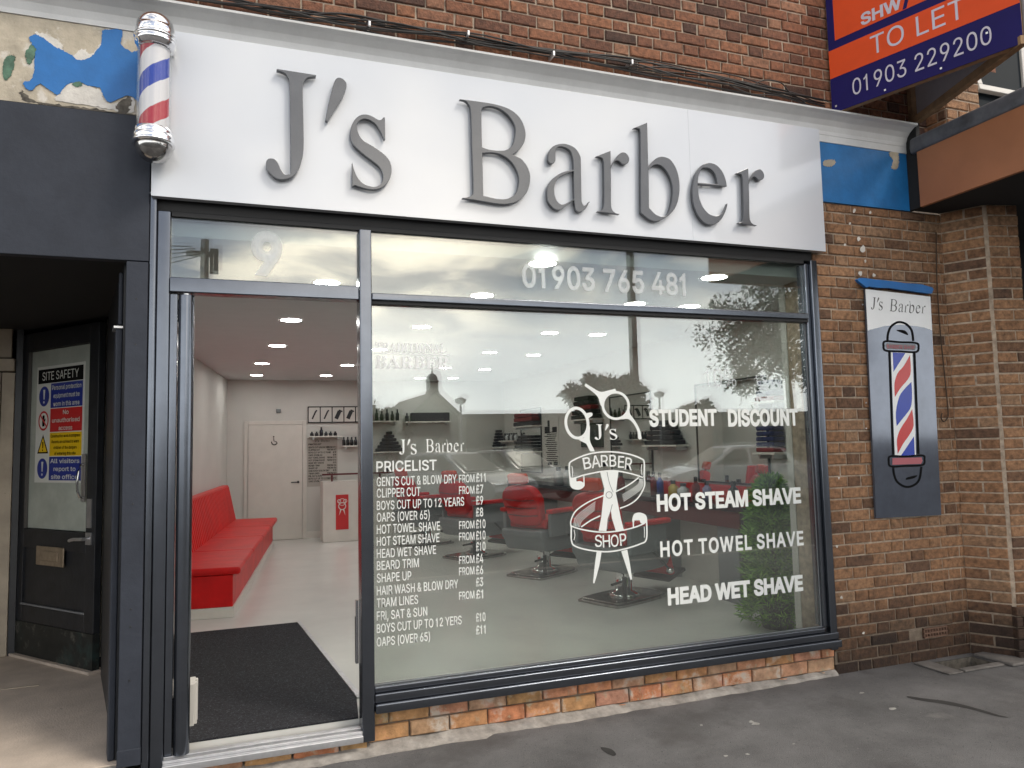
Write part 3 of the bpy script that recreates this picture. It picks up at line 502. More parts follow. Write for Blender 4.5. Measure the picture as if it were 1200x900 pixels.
# pier: a splayed face and a front face
P0 = Vector((4.785, 0, 0)); d1 = Vector((math.cos(R(60)), -math.sin(R(60)), 0)); P1 = P0+d1*.262
d2 = Vector((math.cos(R(14)), -math.sin(R(14)), 0)); P2 = P1+d1*.018+d2*.012; P3 = P2+d2*.225
n1_ = Vector((d1.y, -d1.x, 0)); n2_ = Vector((d2.y, -d2.x, 0))
b = MB()
q = [P0-n1_*.001, P1-n1_*.001, P2-n2_*.003, P3-n2_*.004, P3+Vector((.10, .9, 0)), P0+Vector((0, .9, 0))]
b.prism([(p.x, p.y) for p in q], Matrix.Translation((0, 0, GZ-.1)), 3.7)
b.build('pier_mortar_bed', 'mortar', bl)
b = MB()
bricks(b, P0-n1_*.002, d1, .262, GZ-.005, 3.2, flem=False, st=.29, proud=.007)
bricks(b, P2-n2_*.002, d2, .226, GZ-.005, 3.2, flem=False, st=.29, proud=.007)
for zz in range(44):                                   # return of the pier beyond the front face
    z = GZ-.005+zz*.075
    b.tone = rnd.random(); b.add([P3+UZ*z, P3+Vector((.10, .9, 0))+UZ*z, P3+Vector((.10, .9, 0))+UZ*(z+.064), P3+UZ*(z+.064)], [(0, 1, 2, 3)])
b.build('pier', 'brick_side', bl)
b = MB()                                               # wider dark plinth of the pier
E0 = P0-n1_*.0; pl_o = P2+n2_*.018
bricks(b, pl_o-d2*.03, d2, .42, GZ-.005, .24, st=.215, proud=.012, flem=True, ctone=lambda z: .1*rnd.random())
b.build('pier_plinth', 'brick_side', bl)
# upper pier above the canopy
b = MB(); b.box(4.72, 5.05, -.16, .0115, 3.45, 6.0); b.build('upper_pier_bed', 'mortar_up', bl)
b = MB(); bricks(b, (4.72, -.162, 0), (1, 0, 0), .33, 3.45, 5.2, flem=False, st=.215); bricks(b, (4.718, .011, 0), (0, -1, 0), .165, 3.45, 5.2, flem=False, st=.2)
b.build('upper_pier', 'brick_side', bl)
# window base: worn orange course with a cement fillet
b = MB(); b.box(.60, 3.60, .022, .25, GZ-.1, .06); b.build('base_mortar_bed', 'mortar', bl)
b = MB(); bricks(b, (.60, .018, 0), (1, 0, 0), 2.995, GZ-.052, .075, off=.1, flem=False, st=.205, course=.083, gap=.009, proud=.012, jit=.004); b.build('window_base', 'brick_base', bl)
b = MB(); bricks(b, (-.44, -.006, 0), (1, 0, 0), 1.035, GZ-.012, -.03, flem=False, course=.085, proud=.01); b.build('door_step', 'brick_base', bl)
b = MB()
xs = [-.30+i*.06 for i in range(66)]; v = []
for x in xs:
    o_ = .004+.008*math.sin(x*5)+rnd.uniform(0, .014)+(.05 if x < 1.25 else .02 if x < 2.6 else 0)
    v += [(x, .02, GZ+.028+rnd.uniform(-.006, .008)), (x, -.012-o_*.4, GZ+.014+rnd.uniform(-.004, .004)), (x, -.02-o_, GZ+.0015), (x, -.035-o_*1.5, GZ-.003)]
b.v = [Vector(p) for p in v]
for i in range(len(xs)-1):
    for k in range(3): b.face((i*4+k, i*4+4+k, i*4+5+k, i*4+1+k))
b.build('cement_fillet', 'cement', bl)
# white cove along the top of the fascia
prof = [(-.012, 3.49), (-.014, 3.515), (-.026, 3.55), (-.05, 3.578), (-.085, 3.60), (-.115, 3.611), (-.117, 3.622), (-.098, 3.628), (.008, 3.65), (.01, 3.49)]
b = MB(); mt = Matrix(((0, 0, 1, -2.6), (1, 0, 0, 0), (0, 1, 0, 0), (0, 0, 0, 1)))
b.prism(prof, mt, 2.6+4.49); b.build('cove', 'cove', bl)
b = MB(); b.box(4.485, 4.52, -.10, .02, 3.02, 3.635); b.build('cove_stop', 'void', bl)
# old fascia boards, left with flaking paint and right with worn blue paint
b = MB(); b.box(-2.6, -.30, -.006, .02, 3.06, 3.488); b.build('flaking_board', 'plaster', bl)
b = MB(); b.box(3.60, 4.484, -.008, .02, 3.018, 3.437); b.build('blue_board', 'blue_worn', bl)
b = MB(); b.box(3.60, 4.484, -.012, .02, 3.439, 3.488); b.build('white_board', 'cove', bl)
def crop_shape(pts, org, sc, Y): return px_poly([spline(pts, 3)], Y, org, sc)
def jag(pts, amp, sub=9):
    p = spline([q_[:2] for q_ in pts], sub); return [(x+rnd.uniform(-amp, amp)*(1.6 if rnd.random() < .25 else .7), y+rnd.uniform(-amp, amp)*(1.6 if rnd.random() < .25 else .7)) for x, y in p]
blue = [(205, 262), (250, 245), (300, 265), (370, 318), (440, 355), (500, 385), (540, 420), (590, 420), (640, 400), (680, 350), (712, 310), (722, 220), (760, 208), (860, 215), (850, 310), (925, 365), (1000, 380), (1000, 700), (905, 672), (780, 718), (735, 690), (700, 620), (610, 600), (560, 580), (480, 590), (440, 630), (405, 668), (360, 640), (280, 592), (225, 635), (190, 625), (165, 580), (215, 565), (240, 500), (245, 380), (255, 350), (225, 310)]
filler = [(480, 592), (560, 584), (640, 610), (715, 640), (730, 700), (790, 735), (930, 690), (930, 790), (800, 775), (650, 745), (420, 715), (390, 680), (430, 640)]
fill2 = [(245, 225), (310, 240), (430, 300), (445, 370), (505, 395), (575, 345), (640, 380), (690, 330), (715, 300), (690, 350), (640, 415), (530, 428), (430, 362), (300, 290)]
green = [(25, 440), (60, 390), (100, 400), (95, 470), (70, 540), (30, 560), (20, 490)]
grn2 = [(180, 370), (225, 310), (255, 350), (240, 400), (205, 450), (182, 410)]
grn3 = [(505, 590), (560, 572), (578, 600), (545, 612)]
for nm, pts, mm, yy, am in (('filler_patch', filler, 'filler', -.0075, 6), ('flaked_edge', fill2, 'filler', -.0085, 6), ('blue_paint_patch', blue, 'blue_paint', -.0095, 4), ('green_paint_patch', green, 'green_paint', -.008, 7), ('green_paint_patch', grn2, 'green_paint', -.0082, 6), ('green_paint_patch', grn3, 'green_paint', -.0105, 4)):
    b = MB(); add_flat(b, px_poly([jag(pts, am)], yy, (0, 0), 6), yy, .0, extrude=.0016); b.build(nm, mm, bl)
for pts in ([(150, 640), (260, 712), (500, 745), (700, 772), (930, 800), (930, 815), (600, 775), (300, 738), (160, 700)], [(820, 740), (905, 680), (925, 720), (890, 800), (830, 775)]):
    b = MB(); add_flat(b, px_poly([jag(pts, 8)], -.0092 if len(pts) == 5 else -.0068, (0, 0), 6), -.0092 if len(pts) == 5 else -.0068, 0, extrude=.0006); b.build('dark_crust', 'grey_crust', bl)
M_ = [(360, 612), (395, 650), (392, 680), (362, 668)]
b = MB(); add_flat(b, px_poly([jag([(352, 620), (385, 616), (392, 645), (385, 685), (362, 680), (368, 650)], 3)], -.010, (940, 0), 3.4615), -.010, 0, extrude=.0006); b.build('flaked_patch', 'plaster', bl)
b = MB(); add_flat(b, px_poly([jag([(88, 652), (130, 650), (128, 672), (90, 674)], 3)], -.010, (940, 0), 3.4615), -.010, 0, extrude=.0006); b.build('flaked_patch', 'plaster', bl)
for fx, fy, fr in ((1001, 247, 2.6), (1006, 280, 3.2), (1011, 292, 4.2), (996, 262, 1.8), (1020, 249, 2), (1008, 320, 3), (1024, 322, 2.4), (990, 287, 1.6), (1014, 306, 1.8), (983, 560, 1.6), (981, 640, 2), (986, 700, 2.2), (1012, 742, 2.2)):
    b = MB(); add_flat(b, px_poly([[(fx+fr*.8*math.cos(a)*rnd.uniform(.5, 1.2), fy+fr*math.sin(a)*rnd.uniform(.5, 1.3)) for a in [k*.7 for k in range(9)]]], -.0125), -.0125, 0, extrude=.0006); b.build('paint_fleck', 'filler', bl)
# first-floor sash at the right, above the canopy
b = MB()
for x0, x1, z0, z1 in ((5.10, 6.6, 3.72, 3.78), (5.10, 5.16, 3.78, 5.2), (5.75, 5.80, 3.78, 5.2)): b.box(x0, x1, -.02, .01, z0, z1)
sf = b.build('upper_window_frame', 'wpaint', bl, bevel=.006)
b = MB(); b.box(5.165, 6.6, .0, .008, 3.782, 5.2); b.build('upper_window_glass', 'carglass', sf)
b = MB(); b.box(5.0, 8.8, -.03, .3, 3.45, 3.715); b.build('upper_spandrel', 'brick_side', bl)
b = MB(); mtx = Matrix.Translation((5.2, -.05, 4.0)) @ Matrix.Rotation(R(-14), 4, 'X')
for x0, x1, z0, z1 in ((0, .9, 0, .05), (0, .05, .05, .8), (.85, .9, .05, .8), (0, .9, .8, .85)): b.box(x0, x1, -.02, .02, z0, z1, mtx)
b.build('open_casement', 'wpaint', bl, bevel=.005)

# ================================================================== barber shop sign
sg = thing('shop_sign', "long white fascia panel reading J's Barber in raised grey letters above the window", 'shop sign', (1.6, -.02, 2.69))
YS = -.06
pa = at(177, 227.3, YS); pb = at(968, 296, YS); SX0, SX1 = pa.x, pb.x; SZ0 = (pa.z+pb.z)/2; SZ1 = 3.497
b = MB()
for a_, c_ in ((SX0, 2.62), (2.6206, SX1)): b.box(a_, c_, YS, -.015, SZ0, SZ1)
b.build('panel', 'white', sg, bevel=.001)
b = MB(); b.box(SX0+.01, SX1-.01, -.0145, .0, SZ0+.01, SZ1-.01); b.build('backing_tray', 'frame', sg)
C_ = 1
glyphs = {
 'J': ((300, 70), 5.625, [[(132, 55, C_), (400, 97, C_), (398, 115, C_), (345, 120), (318, 150), (312, 220), (318, 560), (300, 680), (262, 757), (205, 788), (140, 788), (82, 742), (62, 692), (72, 655), (103, 646), (138, 662), (165, 715), (192, 752), (218, 750, C_), (226, 715), (222, 400), (219, 170), (206, 112), (178, 86), (132, 73, C_)]]),
 "'": ((300, 70), 5.625, [[(545, 114), (585, 130), (601, 170), (578, 245), (530, 320), (474, 412, C_), (454, 402, C_), (478, 275), (503, 175), (520, 130)]]),
 's': ((400, 120), 7.5, [[(388, 125, C_), (391, 330, C_), (374, 332, C_), (345, 265), (300, 195), (240, 155), (190, 150), (150, 178), (142, 215), (160, 280), (205, 335), (300, 392), (390, 460), (436, 530), (446, 610), (422, 690), (370, 745), (295, 770), (215, 762), (120, 732, C_), (102, 742, C_), (92, 765, C_), (90, 540, C_), (100, 520, C_), (115, 585), (150, 660), (210, 715), (280, 737), (330, 725), (356, 690), (362, 640), (345, 590), (300, 540), (200, 465), (112, 385), (80, 320), (76, 250), (100, 170), (150, 115), (210, 100), (270, 115), (335, 150), (370, 126, C_)]]),
 'B': ((530, 105), 6.207, [[(52, 65, C_), (200, 84), (330, 107), (430, 145), (500, 210), (535, 300), (530, 375), (497, 432), (445, 472, C_), (505, 502), (555, 570), (571, 650), (550, 740), (500, 800), (430, 830), (340, 834), (150, 803), (72, 795, C_), (72, 783, C_), (110, 780), (140, 762), (150, 720), (140, 400), (132, 160), (115, 105), (90, 82), (52, 75, C_)],
   [(215, 150, C_), (228, 132), (280, 124), (350, 145), (412, 195), (452, 260), (456, 320), (440, 390), (400, 432), (340, 440), (270, 432), (220, 415, C_)], [(222, 464, C_), (300, 462), (370, 482), (432, 532), (476, 612), (481, 680), (460, 750), (405, 788), (330, 790), (230, 768, C_)]]),
 'a': ((630, 155), 8.571, [[(160, 316), (125, 314), (104, 278), (110, 200), (150, 140), (220, 112), (300, 115), (380, 155), (430, 230), (440, 310), (446, 650), (452, 705), (474, 730), (528, 690, C_), (498, 755), (455, 795), (412, 804), (380, 778), (365, 690, C_), (330, 712), (270, 755), (220, 785), (160, 768), (110, 710), (92, 640), (100, 540), (150, 462), (230, 407), (300, 382), (358, 372, C_), (354, 275), (330, 195), (282, 158), (222, 148), (192, 168), (184, 205), (184, 285)],
   [(358, 397, C_), (300, 416), (222, 456), (180, 522), (172, 590), (190, 670), (230, 714), (282, 712), (364, 666, C_)]]),
 'r': ((690, 165), 9.0, [[(75, 160, C_), (235, 97, C_), (237, 258, C_), (270, 205), (310, 145), (355, 115), (400, 130), (430, 180), (424, 228), (388, 252), (350, 246), (315, 215), (285, 216), (255, 255), (238, 300, C_), (240, 450), (240, 650), (250, 720), (282, 755), (330, 768, C_), (326, 780, C_), (86, 750, C_), (88, 738, C_), (130, 730), (150, 700), (158, 620), (156, 300), (150, 205), (128, 180), (75, 170, C_)]]),
 'b': ((735, 135), 6.667, [[(48, 98, C_), (160, 52, C_), (168, 405, C_), (190, 370), (232, 330), (282, 320), (342, 347), (392, 430), (413, 540), (405, 650), (370, 740), (300, 805), (230, 832), (170, 815), (105, 765, C_), (103, 600), (103, 300), (100, 130), (88, 108), (48, 104, C_)],
   [(171, 432, C_), (200, 398), (250, 390), (300, 430), (342, 510), (353, 600), (340, 700), (312, 772), (270, 788), (222, 770), (175, 722, C_)]]),
 'e': ((800, 180), 9.473, [[(497, 367, C_), (480, 280), (440, 190), (380, 125), (300, 97), (220, 120), (150, 210), (115, 330), (105, 430), (120, 560), (170, 690), (240, 770), (320, 795), (400, 765), (460, 690), (495, 600), (503, 548, C_), (492, 556, C_), (452, 640), (400, 680), (350, 686), (290, 660), (230, 590), (190, 490), (178, 400), (174, 345, C_)],
   [(175, 316, C_), (185, 240), (215, 172), (262, 160), (320, 182), (365, 245), (385, 335, C_)]]),
}
GW = {}
YL = YS-.035
for k, (org, sc, loops) in glyphs.items(): GW[k] = px_poly([spline(l, 6) for l in loops], YL, org, sc)
def bbox(loops):
    xs = [p[0] for l in loops for p in l]; zs = [p[1] for l in loops for p in l]; return min(xs), max(xs), min(zs), max(zs)
def refit(loops, bb):
    a = bbox(loops); return [[(bb[0]+(p[0]-a[0])/(a[1]-a[0])*(bb[1]-bb[0]), bb[2]+(p[1]-a[2])/(a[3]-a[2])*(bb[3]-bb[2])) for p in l] for l in loops]
x0, z1 = at(800+585/9.473, 180+213/9.473, YL).x, at(800+722/9.473, 180+150/9.473, YL).z
x1, z0 = at(800+910/9.473, 180+230/9.473, YL).x, at(800+825/9.473, 180+803/9.473, YL).z
r2 = refit(GW['r'], (x0, x1, z0, z1))
WORD = [GW['J'], GW["'"], GW['s'], GW['B'], GW['a'], GW['r'], GW['b'], GW['e'], r2]
for lp in WORD:
    b = MB(); vs, fs = curve_mesh(lp, extrude=.010, bevel=.002, offset=-.0045)
    b.add([(p[0], YL+.0125-p[2], p[1]) for p in vs], fs)
    b.build('apostrophe' if lp is GW["'"] else 'letter', 'silver', sg)
b = MB()
for lp in WORD:                                        # stand-off studs behind each letter
    vs, fs = curve_mesh(lp); tri = sorted(fs, key=lambda f: -(Vector(vs[f[1]])-Vector(vs[f[0]])).cross(Vector(vs[f[2]])-Vector(vs[f[0]])).length)[:2]
    for f in tri:
        cx, zz = sum(vs[i][0] for i in f)/len(f), sum(vs[i][1] for i in f)/len(f)
        b = MB(); b.tube([(cx, YL+.0245, zz), (cx, YS, zz)], .006, 6); b.build('stand_off', 'alu', sg)
WB = bbox([l for lp in WORD for l in lp])
def put_word(mb, bb, Y, sel=range(9), extrude=.0):
    wb = bbox([l for i in sel for l in WORD[i]])
    for i in sel:
        q = [[(bb[0]+(p[0]-wb[0])/(wb[1]-wb[0])*(bb[1]-bb[0]), bb[2]+(p[1]-wb[2])/(wb[3]-wb[2])*(bb[3]-bb[2])) for p in l[::3]+([l[-1]] if 0 else [])] for l in WORD[i]]
        add_flat(mb, q, Y, 0.0006)

# ================================================================== shopfront
sh = thing('shopfront', "dark grey aluminium shopfront with a big lettered window and an open doorway", 'shopfront', (1.6, 0, -.03))
FY0, FY1 = -.035, .07
def bar(name, x0, x1, z0, z1, y0=FY0, y1=FY1, m_='frame', bev=.006, parent=sh):
    b = MB(); b.box(x0, x1, y0, y1, z0, z1); return b.build(name, m_, parent, bevel=bev)
bar('left_jamb', -.437, -.405, -.10, 2.665, -.028); bar('left_jamb_step', -.4045, -.345, -.10, 2.60, -.010, .07)
bar('head', -.437, 3.60, 2.600, 2.668, .012, .08, 'rubber_and_shade'); bar('head_trim', -.437, 3.60, 2.660, 2.6755, -.055, .0118); bar('head_bead', -.342, 3.515, 2.575, 2.599, -.004, .05, 'rubber_and_shade', .002)  # head is coloured black: shade under the sign put into it; the bead is gasket
bar('door_transom', -.344, .5665, 2.193, 2.268, -.03, .06)
bar('mullion', .568, .632, -.06, 2.5745, -.037, .075)
bar('window_transom', .633, 3.514, 2.196, 2.236, -.030, .06); bar('window_transom_bead', .633, 3.514, 2.178, 2.1955, -.018, .05, 'rubber_and_shade', .002)
bar('right_jamb', 3.545, 3.598, .055, 2.596, -.034, .08); bar('right_jamb_step', 3.512, 3.5445, .20, 2.5745, -.012, .07)
bar('sill', .633, 3.60, .125, .168, -.042, .07); bar('sill_nose', .633, 3.605, .076, .1245, -.062, .07, bev=.008); bar('sill_bead', .633, 3.511, .1685, .198, -.02, .05)
bar('threshold', -.3445, .5675, -.045, -.012, -.075, .09, 'alu', .004); bar('threshold_rib', -.3445, .5675, -.0118, .0, -.045, -.03, 'alu', .002); bar('threshold_rib', -.3445, .5675, -.0118, .004, -.005, .03, 'alu', .002)
# glass: outer and inner leaf of each light; the inner leaves sit slightly out of true
def pane(name, x0, x1, z0, z1):
    b = MB(); b.box(x0, x1, .012, .018, z0, z1); o = b.build(name, 'glass', sh)
    b = MB(); cx, cz = (x0+x1)/2, (z0+z1)/2
    mtx = Matrix.Translation((cx, .043, cz)) @ Matrix.Rotation(R(-.16), 4, 'Z') @ Matrix.Rotation(R(.17), 4, 'X')
    b.box(x0-cx, x1-cx, -.003, .003, z0-cz, z1-cz, mtx); b.build('inner_leaf', 'glass_in', o)
    return o
gd = pane('door_light', -.343, .566, 2.27, 2.574)
gu = pane('upper_light', .634, 3.51, 2.238, 2.574)
gw = pane('window_pane', .634, 3.51, .20, 2.177)
# white edge seal round the big pane
b = MB()
for x0, x1, z0, z1 in ((.634, 3.51, .199, .2045), (3.504, 3.5105, .2045, 2.17), (.634, .637, .2045, 2.17)): b.box(x0, x1, .008, .0115, z0, z1)
b.build('edge_seal', 'cgrey', gw)
GYL = .0113
b = MB(); glass_text(b, '9', (294, 323), (331, 325), 53, GYL, bold=.045); b.build('door_number', 'frost', gd)
b = MB(); glass_text(b, '01903 765 481', (612, 337), (804, 347), 28.5, GYL, bold=.026); b.build('phone_number', 'frost', gu)
# -- price list
b = MB()
a_ = at(468, 531.5, GYL); c_ = at(544, 530.3, GYL); d_ = at(468, 514.8, GYL)
zt = a_.z; wd_ = c_.x-a_.x; put_word(b, (a_.x, a_.x+wd_*.262, zt-.008, d_.z), GYL, range(3)); b.build('shop_name', 'vinyl', gw); b = MB(); put_word(b, (a_.x+wd_*.40, c_.x, zt, d_.z), GYL, range(3, 9)); b.build('shop_name', 'vinyl', gw); b = MB()
glass_text(b, 'PRICELIST', (441, 552.7), (511.8, 551.3), 12.6, GYL, bold=.014); b.build('price_heading', 'vinyl', gw)
rows = [('GENTS CUT & BLOW DRY', 535, 570, 566, 'FROM', '\u00a311', 565), ('CLIPPER CUT', 492.7, 583.4, 581, 'FROM', '\u00a37', 578.5), ('BOYS CUT UP TO 12 YEARS', 544, 597, 593.3, '', '\u00a39', 591.7), ('OAPS (OVER 65)', 503.5, 611, 608.8, '', '\u00a38', 605.5), ('HOT TOWEL SHAVE', 515.7, 625, 622, 'FROM', '\u00a310', 619.3), ('HOT STEAM SHAVE', 515, 639, 636, 'FROM', '\u00a310', 632.6), ('HEAD WET SHAVE', 511, 653.3, 650, '', '\u00a310', 645.7), ('BEARD TRIM', 491, 667.7, 665, 'FROM', '\u00a34', 660), ('SHAPE UP', 482, 682.3, 680, 'FROM', '\u00a36', 673.3), ('HAIR WASH & BLOW DRY', 537, 697.3, 689.5, '', '\u00a33', 687.3), ('TRAM LINES', 490, 711.5, 708, 'FROM', '\u00a31', 701.7), ('FRI, SAT & SUN', 500.7, 726.5, 722, '', '', 0), ('BOYS CUT UP TO 12 YERS', 541, 742, 731.5, '', '\u00a310', 728.5), ('OAPS (OVER 65)', 504, 756.5, 752, '', '\u00a311', 743.3)]
for t, xr, yl, yr, fr, pr, yp in rows:
    b = MB(); glass_text(b, t, (441.5, yl), (xr, yr), 10.6, GYL, bold=.008); b.build('service_name', 'vinyl', gw)
    if fr: b = MB(); glass_text(b, fr, (538, yp+.6), (556, yp), 9.2, GYL, bold=.008); b.build('from_word', 'vinyl', gw)
    if pr: b = MB(); glass_text(b, pr, (558, yp), (558+(8.2 if len(pr) == 2 else 11), yp-.5), 10.4, GYL, bold=.012); b.build('price', 'vinyl', gw)
# -- right-hand lettering
for t, l_, r_, h_, bo, nm in (('STUDENT', (760.8, 499.7), (840.5, 499.5), 20.5, .036, 'student_lettering'), ('DISCOUNT', (853.5, 499.5), (935.5, 499.3), 20.5, .036, 'discount_lettering'), ('HOT STEAM SHAVE', (769.9, 598), (939, 591.5), 20.5, .036, 'service_lettering'), ('HOT TOWEL SHAVE', (774, 651), (942, 640.8), 18.5, .024, 'service_lettering'), ('HEAD WET SHAVE', (782.7, 708), (941.3, 694), 20.5, .04, 'service_lettering'), ('10%', (827, 453), (863, 453), 21, .0, 'percent_lettering')):
    b = MB(); glass_text(b, t, l_, r_, h_, GYL, bold=bo, spacing=1.12 if 'TOWEL' in t else 1.0); b.build(nm, 'vinyl' if t != '10%' else 'frost', gw)
# -- serif heading
SERIF = json.loads('{"T":[[[92,0],[92,17],[137,27],[148,39],[154,59],[156,433],[109,428],[76,412],[47,380],[33,344],[29,318],[11,318],[11,455],[410,455],[410,317],[394,317],[381,368],[366,394],[345,413],[304,430],[263,433],[265,58],[271,38],[281,26],[328,17],[328,0]]],"R":[[[15,0],[15,17],[48,23],[64,34],[75,81],[73,398],[57,428],[16,439],[16,455],[233,455],[305,448],[375,421],[400,396],[412,372],[416,321],[399,275],[372,248],[315,224],[441,38],[457,22],[480,17],[480,0],[338,0],[201,212],[182,212],[184,54],[199,28],[242,17],[242,0]],[[182,234],[249,240],[276,254],[290,272],[301,304],[303,351],[295,389],[284,407],[268,421],[237,430],[202,429],[187,419],[182,390]]],"A":[[[-9,0],[-9,18],[21,28],[43,60],[206,466],[224,465],[401,51],[420,25],[443,18],[443,0],[229,0],[229,18],[265,23],[280,34],[283,47],[253,132],[103,132],[78,68],[75,44],[91,23],[128,18],[128,0]],[[113,161],[242,161],[177,319]]],"D":[[[20,0],[20,17],[50,22],[65,32],[74,64],[73,392],[65,421],[43,435],[15,439],[15,455],[241,455],[312,445],[370,422],[415,386],[447,338],[464,279],[466,191],[453,128],[426,77],[387,40],[362,25],[267,2]],[[222,24],[253,27],[287,41],[324,84],[345,152],[350,262],[336,342],[307,398],[262,428],[202,431],[187,420],[182,394],[182,63],[191,32]]],"I":[[[13,0],[13,17],[46,24],[65,37],[75,75],[74,405],[58,430],[13,439],[13,455],[244,455],[244,439],[219,436],[192,424],[183,397],[183,67],[193,35],[211,24],[246,17],[246,0]]],"O":[[[261,-11],[213,-6],[169,7],[129,29],[94,58],[66,93],[45,134],[32,179],[28,228],[32,276],[45,321],[66,362],[95,397],[130,426],[170,448],[216,462],[265,466],[313,462],[357,448],[397,427],[431,399],[459,364],[481,323],[494,277],[498,228],[494,179],[481,134],[459,93],[430,58],[395,29],[355,7],[310,-6]],[[265,12],[315,26],[351,66],[372,133],[379,228],[371,321],[348,389],[310,430],[260,443],[210,430],[174,389],[152,322],[145,228],[153,135],[177,67],[215,26]]],"N":[[[403,-11],[107,350],[109,53],[123,27],[167,17],[167,0],[18,0],[18,17],[50,22],[66,32],[76,71],[76,388],[35,434],[18,439],[18,455],[156,455],[391,169],[389,404],[373,430],[331,439],[331,455],[480,455],[480,439],[438,429],[424,402],[422,-11]]],"L":[[[15,0],[15,17],[48,23],[64,34],[75,81],[73,399],[57,429],[16,439],[16,455],[250,455],[250,439],[201,431],[190,420],[184,404],[182,79],[188,41],[204,30],[242,28],[291,33],[325,44],[373,84],[409,154],[427,154],[402,0]]],"B":[[[16,0],[16,17],[58,28],[73,60],[75,369],[72,404],[62,425],[44,435],[15,439],[15,455],[248,455],[318,444],[366,420],[385,396],[395,367],[389,313],[377,292],[348,268],[287,247],[344,231],[385,206],[410,173],[418,132],[413,93],[397,61],[363,29],[325,12],[252,0]],[[182,252],[240,259],[259,269],[273,285],[282,314],[285,353],[279,390],[269,412],[253,427],[228,433],[200,432],[187,423]],[[222,24],[268,35],[283,49],[295,75],[301,119],[298,162],[287,194],[273,211],[238,227],[182,231],[183,49],[194,30]]],"E":[[[14,0],[14,17],[48,21],[64,32],[75,78],[73,400],[57,429],[16,439],[16,455],[399,455],[399,320],[383,320],[365,380],[327,414],[255,430],[208,429],[189,422],[183,394],[183,246],[232,252],[252,262],[269,282],[288,345],[304,345],[304,118],[287,118],[276,173],[257,203],[225,218],[183,222],[183,63],[189,38],[206,29],[246,28],[324,43],[375,79],[411,143],[430,143],[402,0]]]}')
def serif_text(mb, word, pl, pr, hpx, Y):
    x = 0; ls = []
    for ch in word:
        xs = [p[0] for l in SERIF[ch] for p in l]; ls.append((ch, x-min(xs))); x += max(xs)-min(xs)+28
    a = at(*pl, Y); c = at(*pr, Y); d = at(pl[0], pl[1]-hpx, Y); s = (c.x-a.x)/(x-28); z = (d.z-a.z)/455
    for ch, ox in ls:
        vs, fs = curve_mesh([[((p[0]+ox)*s, p[1]*z) for p in l] for l in SERIF[ch]])
        mb.add([(a.x+p[0], Y-.0006, (a.z+c.z)/2+p[1]) for p in vs], fs)
b = MB(); serif_text(b, 'TRADITIONAL', (440, 411.5), (523, 413.5), 10.5, GYL); b.build('traditional_lettering', 'frost_heading', gw); b = MB(); serif_text(b, 'BARBER', (440, 431), (527, 432), 14, GYL)
add_flat(b, px_poly(stroke_loops([(438, 414), (528, 416)], 1.0), GYL), GYL)
b.build('heading_lettering', 'frost_heading', gw)
# -- scissors and ribbon emblem
b = MB()
def stroke(pts, wid, **k): add_flat(b, px_poly(stroke_loops(pts, wid, **k), GYL), GYL, thick=.0004+rnd.random()*.0009)
def ell(cx, cy, rx, ry, rot=0, n=20):
    return [(cx+rx*math.cos(t)*math.cos(rot)-ry*math.sin(t)*math.sin(rot), cy+rx*math.cos(t)*math.sin(rot)+ry*math.sin(t)*math.cos(rot)) for t in [2*math.pi*i/n for i in range(n)]]
def blob(pts, sub=4): add_flat(b, px_poly([spline(pts, sub)], GYL), GYL, thick=.0004+rnd.random()*.0009)
stroke(ell(676, 495.8, 12.9, 17.6, R(-8)), 3.3, closed=True)
blob([(686.5, 484.5, 1), (690, 483.6), (693.5, 483.8), (694.2, 486.5), (692, 488.6), (688.8, 491), (688, 494)])
blob([(689, 506, 1), (691.3, 498, 1), (691, 515, 1), (692, 519, 1), (697, 529, 1), (691.5, 529, 1), (687, 520, 1), (678, 515.5, 1), (684, 513, 1)], 2)
stroke(ell(721.6, 475.2, 15.0, 15.6, R(-20)), 3.0, closed=True)
blob([(686.3, 449.2, 1), (693, 453.5), (703.5, 459), (713, 457.5), (721, 455.5, 1), (722, 458.5, 1), (712, 463), (708.2, 470), (706.5, 478, 1), (703.5, 474), (700.5, 465), (693, 458), (685, 452.2, 1)])
blob([(733, 487.5, 1), (737.5, 478, 1), (738.6, 485.5), (744, 493), (749.5, 503), (752, 514, 1), (749.6, 515), (747.6, 513.5, 1), (746.8, 505), (742, 496), (736, 491), (728, 491.8, 1)])
# ribbon, upper band
stroke([(668, 562, 1), (667, 546), (670.5, 540), (690, 532), (713, 529.4), (735, 531.8), (751, 537.3), (754.8, 542), (754.6, 559, 1)], 1.7)
stroke([(669.5, 561.5), (685, 556.5), (703, 552.8), (715, 551.6), (725, 552.2), (740, 555.2), (753.5, 559.5)], 1.6)
stroke([(670, 546), (671, 552), (670.5, 559)], .8); stroke([(752, 544), (751.4, 550), (752.4, 557)], .8)
blob([(667.3, 561), (669, 559.5, 1), (675, 560.5), (675.5, 564), (680, 563.8), (684.6, 566.5), (684.5, 570), (680, 573.5), (673, 573.3), (668.3, 569.5)]); stroke([(684.2, 557), (684.4, 568)], 1.4)
